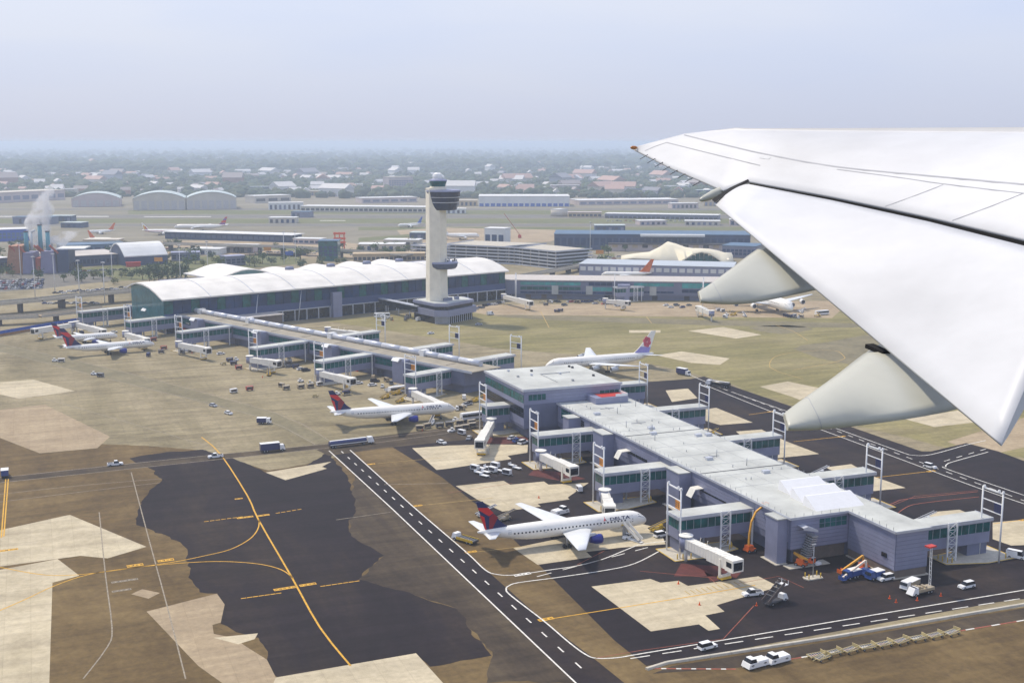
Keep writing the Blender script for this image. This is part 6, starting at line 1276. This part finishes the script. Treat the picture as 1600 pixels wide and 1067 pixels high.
# steam from the chimneys
def plume(pts, seed, dens):
    m, v, n = volmat('steam_%d' % seed, dens, (.95, .95, .97), .3)
    g = n.nodes.new('ShaderNodeNewGeometry'); t = n.nodes.new('ShaderNodeTexNoise'); t.inputs['Scale'].default_value = .09; t.inputs['Detail'].default_value = 4
    r_ = n.nodes.new('ShaderNodeMapRange'); r_.inputs['From Min'].default_value = .42; r_.inputs['From Max'].default_value = .68; r_.inputs['To Max'].default_value = dens; n.links.new(g.outputs['Position'], t.inputs['Vector']); n.links.new(t.outputs['Fac'], r_.inputs['Value']); n.links.new(r_.outputs[0], v.inputs['Density'])
    rg = []
    for j, (p, r0) in enumerate(pts):
        r0 *= 1.35; zj = 0 if j in (0, len(pts) - 1) else .22
        if j == len(pts) - 1: r0 = .25
        rg.append([p + Vector((r0 * cos(2 * pi * i / 10) * (rn.uniform(.8, 1.15) if zj else 1), r0 * sin(2 * pi * i / 10) * (rn.uniform(.8, 1.15) if zj else 1), rn.uniform(-zj, zj) * r0)) for i in range(10)])
    o = MB().loft(rg).ob('steam', m); struct(o, 'stuff'); o['label'] = 'white steam drifting up from the power station'
def PD(px, py): return R(px, py, 1225)
plume([(PD(65, 385), 7), (PD(62, 365), 9), (PD(58, 345), 11), (PD(64, 328), 9), (PD(69, 314), 7), (PD(76, 298), 5), (PD(80, 288), 1)], 1, .2)
plume([(PD(80, 392), 8), (PD(88, 380), 10), (PD(98, 370), 9), (PD(112, 364), 6), (PD(126, 360), 3)], 2, .14)
# ================================================================ THE WING OUTSIDE THE WINDOW
from mathutils.bvhtree import BVHTree
wmat = mat('wing_white', (.575, .58, .59), .5, var=.1, scale=.55, spec=.4, stretch=(1, .35, 1))
fmat = mat('fairing_grey', (.46, .455, .385), .4, var=.03, scale=1.5)
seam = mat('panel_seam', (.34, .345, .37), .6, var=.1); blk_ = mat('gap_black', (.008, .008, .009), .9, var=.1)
wing = thing('airliner_wing', 'large white airliner wing with lowered flap filling the right of the view', 'wing', R(1760, 300, 13))
wl = wing.location.copy(); MI = Matrix.Translation(-wl)
def wob(b, nm, m, parent=None): b.xf(MI); return b.ob(nm, m, parent or wing)
ST = [((989, 231, 26.6), (991, 233.5, 26.6)), ((1012, 224, 26.2), (1004, 240, 26.1)), ((1070, 207, 25.5), (1050, 263, 24.6)), ((1150, 197.5, 24.4), (1100, 284, 23.4)), ((1165, 198, 24.2), (1130, 297, 22.6)),
      ((1178, 198.5, 24.0), (1171, 283, 22.3)), ((1300, 198, 22.4), (1300, 306, 19.6)), ((1450, 197, 20.2), (1450, 337, 16.8)), ((1600, 196, 18.0), (1600, 372, 14.2)), ((1760, 192, 15.8), (1760, 415, 12))]
def resample(st, n):
    out = []
    for i in range(len(st) - 1):
        for k in range(n):
            u = k / n; out.append(tuple(tuple(a + (c - a) * u for a, c in zip(st[i][j], st[i + 1][j])) for j in range(len(st[0]))))
    return out + [st[-1]]
rg = []; K = 14
for le, te in resample(ST, 3):
    A_, B_ = R(*le), R(*te); ch = (A_ - B_).length; up = []; lo = []
    for k in range(K + 1):
        c = k / K; p = A_.lerp(B_, c); th = min(.09 * ch, .5)
        bow = .035 * ch * sin(pi * c) if ch > 1 else 0
        up.append(p + Vector((0, 0, bow - .02 * ch * (1 - c) ** 6)))
        lo.append(p + Vector((0, 0, -.03 - th * (4 * c * (1 - c)) ** .6)))
    rg.append(up + lo[::-1])
b = MB().loft(rg, mi=0)
bv = BVHTree.FromPolygons([Vector(v) for v in b.v], b.f)
wob(b, 'wing_skin', wmat)
def onto(px, py, tree, lift=.006):
    o = Vector((0, 0, EYE)); d = (R(px, py, 10) - o).normalized(); h = tree.ray_cast(o, d)
    if h[0] is None: return None
    n = h[1] if h[1].z > 0 else -h[1]
    return h[0] + n * lift, n
def seamline(pts, wd, nm='panel_seam', m=None, tree=None, z=.005):
    tree = tree or bv; q = [x for x in (onto(px, py, tree, z) for px, py in smooth(pts, 8)) if x]
    if len(q) < 2: return
    Lp, Rp = [], []
    for i, (p, n) in enumerate(q):
        d = (q[min(i + 1, len(q) - 1)][0] - q[max(i - 1, 0)][0]).normalized(); s = d.cross(n).normalized() * wd / 2; Lp.append(p + s); Rp.append(p - s)
    k = len(q); bb = MB().add(Lp + Rp, [(i, k + i, k + i + 1, i + 1) for i in range(k - 1)]); wob(bb, nm, m or seam)
seamline([(1064, 210), (1130, 226), (1200, 242), (1308, 261), (1450, 275), (1604, 289)], .028)
seamline([(1042, 223), (1110, 240), (1188, 259)], .018); seamline([(1008, 236), (1024, 229), (1042, 223)], .018)
seamline([(1308, 265), (1400, 277), (1476, 288), (1604, 303)], .014); seamline([(1474, 289), (1430, 306), (1380, 324)], .014); seamline([(1598, 303), (1545, 324), (1488, 345)], .016)
seamline([(1188, 246), (1194, 247), (1203, 248)], .05, 'placard', mat('placard_grey', (.55, .56, .57)))
for px in (1220, 1270, 1320, 1390):      # little slat track fairings on the leading edge
    q = onto(px, 199.5, bv)
    if q: wob(MB().bx(q[0].x - .12, q[0].x + .12, q[0].y - .1, q[0].y + .1, q[0].z - .03, q[0].z + .02), 'slat_track', wmat)
q = R(989, 231, 26.4); wob(MB().loft([[q + Vector((dx, r_ * cos(t), r_ * sin(t))) for t in [2 * pi * i / 8 for i in range(8)]] for dx, r_ in ((-.06, .015), (-.03, .035), (.05, .04), (.1, .02))]), 'tip_light', mat('tip_lens', (.5, .2, .06), .3))
# flap
FT = [((1171, 288, 22.0), (1117, 318, 20.6)), ((1300, 313, 19.3), (1240, 421, 17.6)), ((1450, 346, 16.4), (1360, 522, 15.0)), ((1600, 384, 13.8), (1480, 622, 12.4)), ((1700, 414, 12.4), (1565, 693, 10.9))]
rg = []
for ue, te in resample(FT, 4):
    A_, B_ = R(*ue), R(*te); ch = (A_ - B_).length; up = []; lo = []
    for k in range(11):
        c = k / 10; p = A_.lerp(B_, c); up.append(p + Vector((0, 0, (.022 + .03 * min(1, ch / 3)) * ch * sin(pi * c ** .8)))); lo.append(p + Vector((0, 0, -.025 - .09 * ch * (4 * c * (1 - c)) ** .7 * (1 - c * .6))))
    rg.append(up + lo[::-1])
fb = MB().loft(rg); fbv = BVHTree.FromPolygons([Vector(v) for v in fb.v], fb.f); wob(fb, 'flap', wmat)
# black strips painting the shadow in the slot between spoilers and flap
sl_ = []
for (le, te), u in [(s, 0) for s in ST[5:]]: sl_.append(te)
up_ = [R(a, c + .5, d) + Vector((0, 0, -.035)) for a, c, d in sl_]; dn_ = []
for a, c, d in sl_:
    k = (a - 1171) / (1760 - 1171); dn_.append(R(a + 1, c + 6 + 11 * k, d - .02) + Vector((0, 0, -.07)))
n = len(up_); wob(MB().add(up_ + dn_ + [p + Vector((0, .25, -.05)) for p in dn_], [(i, i + 1, n + i + 1, n + i) for i in range(n - 1)] + [(n + i, n + i + 1, 2 * n + i + 1, 2 * n + i) for i in range(n - 1)]), 'flap_slot_shadow', blk_)
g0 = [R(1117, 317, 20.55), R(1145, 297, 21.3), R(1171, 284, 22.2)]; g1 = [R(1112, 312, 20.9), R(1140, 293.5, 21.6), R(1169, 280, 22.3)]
wob(MB().add(g0 + g1, [(0, 1, 4, 3), (1, 2, 5, 4)]), 'flap_slot_shadow', blk_)  # same painted slot shadow at the flap's outer end
# fairings
def fairing(rings, m):
    rr = []
    for tf, tn, bt, hidden in rings:
        T1, T2, B0 = R(*tf), R(*tn), R(*bt)
        s = (T2 - T1); B1 = B0 - s * .75; Mn = T2.lerp(B0, .5) + s * .35 ; Mf = T1.lerp(B1, .5) - s * .3
        rr.append([T1 - s * .05, T1.lerp(T2, .5) + Vector((0, 0, .03)), T2, T2.lerp(Mn, .5) + s * .12, Mn, Mn.lerp(B0, .55) + s * .1, B0, B0.lerp(B1, .5) + Vector((0, 0, -.03)), B1, Mf])
    dense = []
    for i in range(len(rr) - 1):
        for k in range(4):
            u = k / 4; p0, p1, p2, p3 = rr[max(i - 1, 0)], rr[i], rr[i + 1], rr[min(i + 2, len(rr) - 1)]
            dense.append([.5 * ((2 * b1) + (c1 - a1) * u + (2 * a1 - 5 * b1 + 4 * c1 - d1) * u * u + (3 * b1 - a1 - 3 * c1 + d1) * u ** 3) for a1, b1, c1, d1 in zip(p0, p1, p2, p3)])
    dense.append(rr[-1])
    fo = wob(MB().loft(dense), 'flap_track_fairing', m)
    for i in (5,):
        cen = sum(dense[i], Vector()) / 10; ax = (dense[i + 1][2] - dense[i][2]).normalized() * .012
        MB().loft([[cen + (p - cen) * 1.006 - wl + ax * s_ for p in dense[i]] for s_ in (-.5, .5)], caps=False).ob('fairing_seam', seam, fo)
    return fo
fairing([((1224, 647, 12.75), (1229, 656, 12.45), (1231, 672, 12.4), 0), ((1246, 630, 13.0), (1255, 641, 12.6), (1268, 672, 12.5), 0), ((1305, 588, 13.9), (1320, 598, 13.4), (1350, 664, 12.9), 0), ((1362, 546, 15.1), (1392, 556, 14.6), (1480, 643, 13.2), 0), ((1440, 505, 16.8), (1470, 520, 16.3), (1590, 610, 15.0), 0)], fmat)
fairing([((1090, 456, 16.8), (1093, 461, 16.5), (1095, 472, 16.4), 0), ((1104, 448, 17.0), (1110, 455, 16.7), (1118, 474.5, 16.6), 0), ((1140, 422, 17.9), (1150, 429, 17.5), (1172, 474, 17.1), 0), ((1182, 391, 19.1), (1200, 399, 18.7), (1258, 457, 17.6), 0), ((1230, 365, 20.6), (1250, 375, 20.2), (1330, 440, 19.2), 0)], fmat)
# aileron hinge fairing and static wicks
a, c = R(1094, 313, 22.2), R(1131, 297.5, 22.9); d = (c - a); u_, v_ = basis(d)
wob(MB().loft([[a + d * t + (u_ * cos(x) + v_ * sin(x)) * r_ for x in [2 * pi * i / 10 for i in range(10)]] for t, r_ in ((0, .02), (.1, .05), (.5, .085), (1, .09), (1.3, .06))]), 'hinge_fairing', fmat)
for k in range(8):
    t = k / 7; p = R(1012 + 82 * t, 242 + 42 * t, 25.8 - 2.4 * t); wob(MB().cyl(p, p + (R(1000 + 82 * t, 249 + 42 * t, 25.4 - 2.4 * t) - p), .009, .006, n=5), 'static_wick', shade)
q = R(1372, 546, 14.75); wob(MB().bar(R(1358, 540, 15.0), R(1385, 552, 14.7), .12, .05), 'fairing_shroud', blk_)
# ================================================================ HAZE
hm, _, _ = volmat('haze_air', .00015, (.74, .85, 1.0))
hz = MB().bx(-S - 50, S + 50, -S - 50, S + 50, -1.2, 124).ob('haze', hm); struct(hz, 'stuff')
